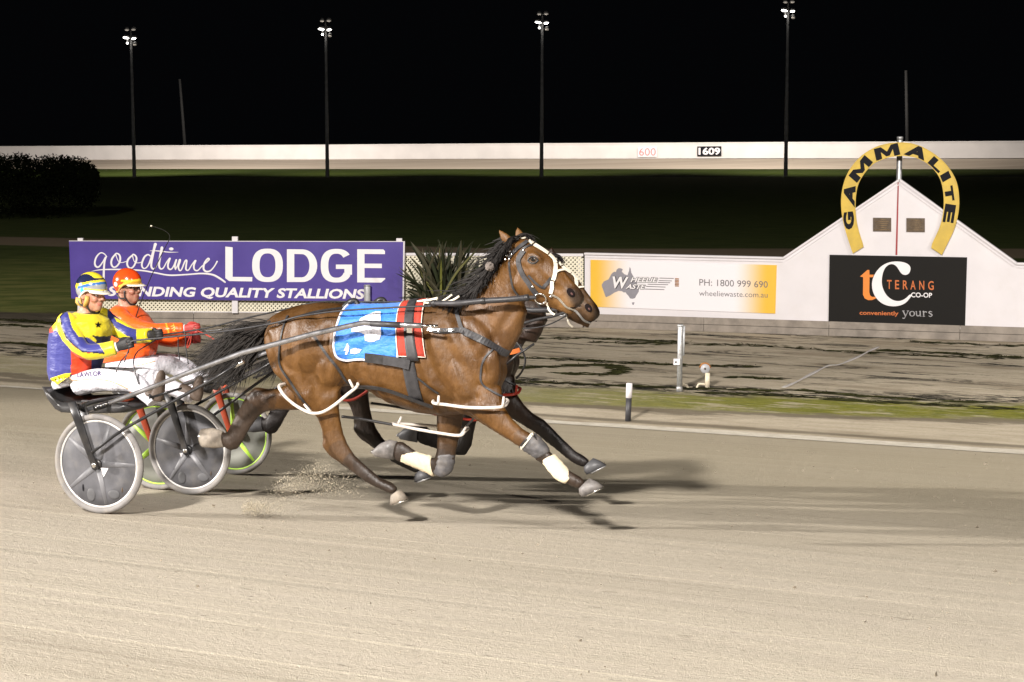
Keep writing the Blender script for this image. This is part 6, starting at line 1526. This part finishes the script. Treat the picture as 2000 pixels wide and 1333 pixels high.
p2_, H2, P2 = person(VS2, 'harness driver in a bright orange jacket and orange helmet on the far sulky', (jo, jk_orange), (250, 562), (1.0, -.12, -.02),
    dict(near=[(232, 618, -.185, .078), (258, 636, -.235, .074), (298, 646, -.24, .062), (330, 644, -.19, .056), (358, 643, -.14, .054), (382, 642, -.12, .04)],
         far=[(262, 618, .18, .075), (290, 648, .22, .066), (320, 664, .22, .058), (350, 666, .16, .054), (368, 664, .13, .05), (392, 660, .11, .04)]),
    [((226, 598), (270, 603), (250, 606), .12), ((213, 612), (281, 618), .20), ((206, 636), (298, 640), .21), ((206, 662), (302, 664), .20), ((208, 690), (301, 684), .195), ((208, 708), (298, 694), .19)],
    dict(near=[(236, 726, -.095, .085), (272, 722, -.13, .085), (308, 716, -.16, .078), (340, 716, -.17, .072), (368, 738, -.18, .060), (390, 756, -.19, .055), (398, 764, -.19, .04)],
         far=[(236, 722, .095, .085), (280, 716, .13, .085), (322, 708, .15, .076), (352, 712, .16, .070), (384, 730, .17, .058), (404, 748, .18, .054), (412, 758, .18, .04)]),
    dict(collar='red_letter' if False else 'orange2', glove='glove_red', boot='boot_black', helmet_mat=ho_mat, helmet=hm_orange, trim='rim_yellow' if False else 'gold', cup=False,
         feet=dict(near=[(398, 758, -.2), (404, 766, -.2), (418, 712, -.2)], far=[(412, 752, .18), (418, 760, .18), (432, 708, .18)])), (0.36, 0.19, 0.13))
# hem of the yellow jacket and number star
PB = {}
for o in p1.children:
    if o.name.startswith('jacket'):
        PB['j'] = o; v = coords(o.data)+ORG[p1.name]; PB['jt'] = BVHTree.FromPolygons([Vector(q) for q in v], [tuple(p.vertices) for p in o.data.polygons])
    if o.name.startswith('trousers'):
        PB['t'] = o; v = coords(o.data)+ORG[p1.name]; PB['tt'] = BVHTree.FromPolygons([Vector(q) for q in v], [tuple(p.vertices) for p in o.data.polygons])
for o in p2_.children:
    if o.name.startswith('jacket'):
        PB['j2'] = o; v = coords(o.data)+ORG[p2_.name]; PB['jt2'] = BVHTree.FromPolygons([Vector(q) for q in v], [tuple(p.vertices) for p in o.data.polygons])
    if o.name.startswith('trousers'):
        PB['t2'] = o; v = coords(o.data)+ORG[p2_.name]; PB['tt2'] = BVHTree.FromPolygons([Vector(q) for q in v], [tuple(p.vertices) for p in o.data.polygons])
star = []
for k in range(10):
    r_ = 7.0 if k % 2 == 0 else 3.0; a = math.radians(-90+36*k); star.append((191+r_*math.cos(a), 635+r_*.95*math.sin(a)))
decal('star_print', star, 'letter_black', PB['j'], PB['jt'], .005, 1.5)
hem = decal('hem', [(101, 739), (126, 730), (140, 728), (133, 737), (117, 748), (112, 752), (106, 746)], pbr('yellow_hem', (0.80, 0.66, 0.025), .5), PB['j'], PB['jt'], .014, 2.0)
def text_surf(name, s, bl, br, tl, mat, parent, tree, off=.004, bold=0.0):
    V, F = textgeo(s, bold, 3); bl, br, tl = [np.array(q, float) for q in (bl, br, tl)]
    me = bpy.data.meshes.new('x'); bm = bmesh.new(); vs = [bm.verts.new((*(bl+(br-bl)*a+(tl-bl)*b), 0)) for a, b in V]
    for f in F:
        try: bm.faces.new([vs[i] for i in f])
        except ValueError: pass
    bm.verts.index_update(); Pp = [surf(v.co.x, v.co.y, off, tree)[0] for v in bm.verts]; FF = [tuple(v.index for v in f.verts) for f in bm.faces]; bm.free(); bpy.data.meshes.remove(me)
    m_ = MB(); m_.add(Pp, FF); return m_.obj(name, M[mat], parent, smooth=False, normals=False)
text_surf('name_lettering', 'LAWLOR', (152, 738), (199, 734.5), (151, 729), 'lace', PB['t'], PB['tt'], .005, .02)
text_surf('sleeve_lettering', 'ALL', (345, 648), (339, 633), (338, 650), 'yellow_shoe', PB['j2'], PB['jt2'], .004, .03)
strap('seam_piping', [(135, 738), (143, 744), (160, 742), (195, 741), (225, 748), (250, 760)], 1.2, 'orange_line', PB['t'], .002, .003, tree=PB['tt'])
strap('seam_piping', [(264, 716), (285, 711), (303, 706)], 1.6, 'orange_line', PB['t2'], .002, .003, tree=PB['tt2'])
# spectacles of the orange driver
mb = MB()
for b in (-1, 1): mb.add(*torus(H2(.106, .034*b, .004), nrm((H2(1, 0, 0)-H2(0, 0, 0))+(H2(0, .25*b, 0)-H2(0, 0, 0))), .021, .0028, 20, 6)); mb.add(*tube([H2(.100, .056*b, .008), H2(.05, .082*b, .008), H2(.0, .084*b, .004)], .0028, 6))
mb.add(*tube([H2(.110, -.013, .006), H2(.112, 0, .009), H2(.110, .013, .006)], .0028, 6)); mb.obj('spectacles', M['leather'], p2_)

# ================================================================== REINS, WHIP, SAND SPRAY
def rein(name, label, paths, r=.0065, mat='leather'):
    t_ = thing(name, label, 'reins', paths[0][0][0])
    for P, rr, mm in paths: m_ = MB(); m_.add(*tube(catmull(P, 6), rr, 8)); m_.obj('rein', M[mm], t_)
    return t_
R1 = lambda x, y, v: X(x, y, 0, v)
# near rein: hand, over the haunch, through the saddle terret
n1 = [R1(256, 672, VS1-.15), R1(262, 666, VS1-.15), R1(320, 660, VM-.18), R1(434, 648, VM-.20), R1(533, 632, VM-.22), R1(582, 619, VM-.27), R1(650, 609, VM-.27), R1(717, 604, VM-.26), R1(790, 600, VM-.24), R1(842, 598, VM-.24)]
n2 = [R1(320, 654, VS1+.13), R1(400, 642, VM+.12), R1(480, 622, VM+.1), R1(560, 604, VM+.1), R1(625, 590, VM+.08), R1(700, 590, VM+.08), R1(800, 590, VM+.1), R1(850, 586, VM+.1), R1(880, 582, VM+.13)]
tails = [([R1(252, 680, VS1-.17), R1(250, 690, VS1-.18), R1(237, 705, VS1-.19), R1(229, 720, VS1-.20), R1(227, 727, VS1-.2)], .0045, 'leather'), ([R1(253, 680, VS1-.17), R1(247, 695, VS1-.2), R1(243, 708, VS1-.2)], .0045, 'leather'),
         ([R1(308, 662, VS1+.13), R1(285, 676, VS1-.05), R1(268, 688, VS1-.12), R1(261, 705, VS1-.2), R1(264, 728, VS1-.25), R1(271, 750, VS1-.27)], .005, 'leather')]
rein('reins', 'pair of reins running from black gloves over the bay horse', [(n1, .0068, 'leather_grey'), (n2, .0062, 'leather')]+tails)
VH2 = VM+1.40
f1 = [R1(384, 644, VS2-.12), R1(400, 647, VS2-.1), R1(440, 643, VH2-.1), R1(500, 632, VH2-.1), R1(600, 612, VH2-.1), R1(720, 602, VH2-.1)]
f2 = [R1(384, 646, VS2-.12), R1(398, 652, VS2-.12), R1(410, 658, VS2-.12), R1(419, 664, VS2-.12)]
f3 = [R1(375, 650, VS2-.13), R1(367, 668, VS2-.15), R1(366, 680, VS2-.15), R1(371, 672, VS2-.14), R1(374, 655, VS2-.13)]
f4 = [R1(362, 652, VS2-.13), R1(363, 680, VS2-.14), R1(368, 712, VS2-.15)]; f5 = [R1(348, 652, VS2-.13), R1(348, 680, VS2-.14), R1(351, 705, VS2-.15)]
rein('reins', 'reins in the red gloves of the orange driver leading to the dark horse', [(f1, .006, 'leather'), (f2, .006, 'red_hobble'), (f3, .0045, 'red_hobble'), (f4, .0045, 'leather'), (f5, .0045, 'leather')])
wt = thing('whip', 'thin dark whip with pale tip curving up past the purple sign', 'whip', R1(258, 642, VS2-.10))
P = catmull([R1(258, 646, VS2-.16), R1(268, 612, VS2-.10), R1(281, 575, VS2-.05), R1(300, 530, VS2), R1(322, 485, VS2), R1(331, 467, VS2), R1(330, 458, VS2), R1(320, 450, VS2), R1(306, 445, VS2), R1(296, 442, VS2)], 6)
mb = MB(); mb.add(*tube(P, list(np.linspace(.0045, .0020, len(P))), 8)); mb.obj('cane', M['whip'], wt)
mb = MB(); d = nrm(P[-1]-P[-2]); mb.add(*tube([P[-1]-d*.005, P[-1]+d*.008], .007, 8)); mb.obj('tip', M['pale_tip'], wt)
# black rods under the far horse's chin
for pts in ([(1022, 632), (1050, 624), (1080, 618), (1108, 609)], [(1020, 642), (1050, 640), (1078, 632), (1108, 616)]):
    m_ = MB(); m_.add(*tube(catmull([X(x, y, -.15, VH2) for x, y in pts], 5), .011 if pts[0][1] < 635 else .005, 8)); link('chin_line', m_.mesh('chin_line', M['leather']), horse2)
m_ = MB(); m_.add(*tube(catmull([X(x, y, -.2, VH2) for x, y in [(1008, 668), (1020, 685), (1026, 705), (1020, 725), (1008, 740)]], 5), .008, 8)); link('breast_loop', m_.mesh('breast_loop', M['leather']), horse2)
m_ = MB(); m_.add(*tube([X(x, y, -.22, VH2) for x, y in [(985, 716), (1010, 694), (1043, 672)]], .009, 8)); link('breast_rod', m_.mesh('breast_rod', M['leather']), horse2)
# sand thrown up by the hooves
mb = MB()
def grain(c, s):
    e = [nrm(rng.normal(size=3))*s*rng.uniform(.6, 1.3) for _ in range(3)]; mb.add([c+e[0], c+e[1], c+e[2], c-e[0]-e[1]*.3], [(0, 1, 2), (0, 3, 1), (1, 3, 2), (2, 3, 0)])
for k in range(6500):
    r_ = rng.random()
    if r_ < .35: x, y = 470+rng.gamma(2, 18), 992+rng.normal()*8; hgt = abs(rng.normal())*.02; dv = -.28+rng.normal()*.12
    elif r_ < .70: s_ = rng.random(); x, y = 540+90*s_+rng.normal()*16, 965-48*s_+rng.normal()*12; dv = rng.normal()*.12
    else: x, y = 640+rng.normal()*40, 948+rng.normal()*14; dv = .1+rng.normal()*.15
    p = X(x, y, dv); gz = -BANK*(p@N-V0)
    if p[2] < gz+.003: p[2] = gz+.003+abs(rng.normal())*.03
    grain(p, rng.uniform(.0015, .0045) if rng.random() < .96 else .009)
struct(mb.obj('sand_spray', pbr('flying_sand', (0.36, 0.315, 0.235), .95, var=.25), None, smooth=False), 'stuff')
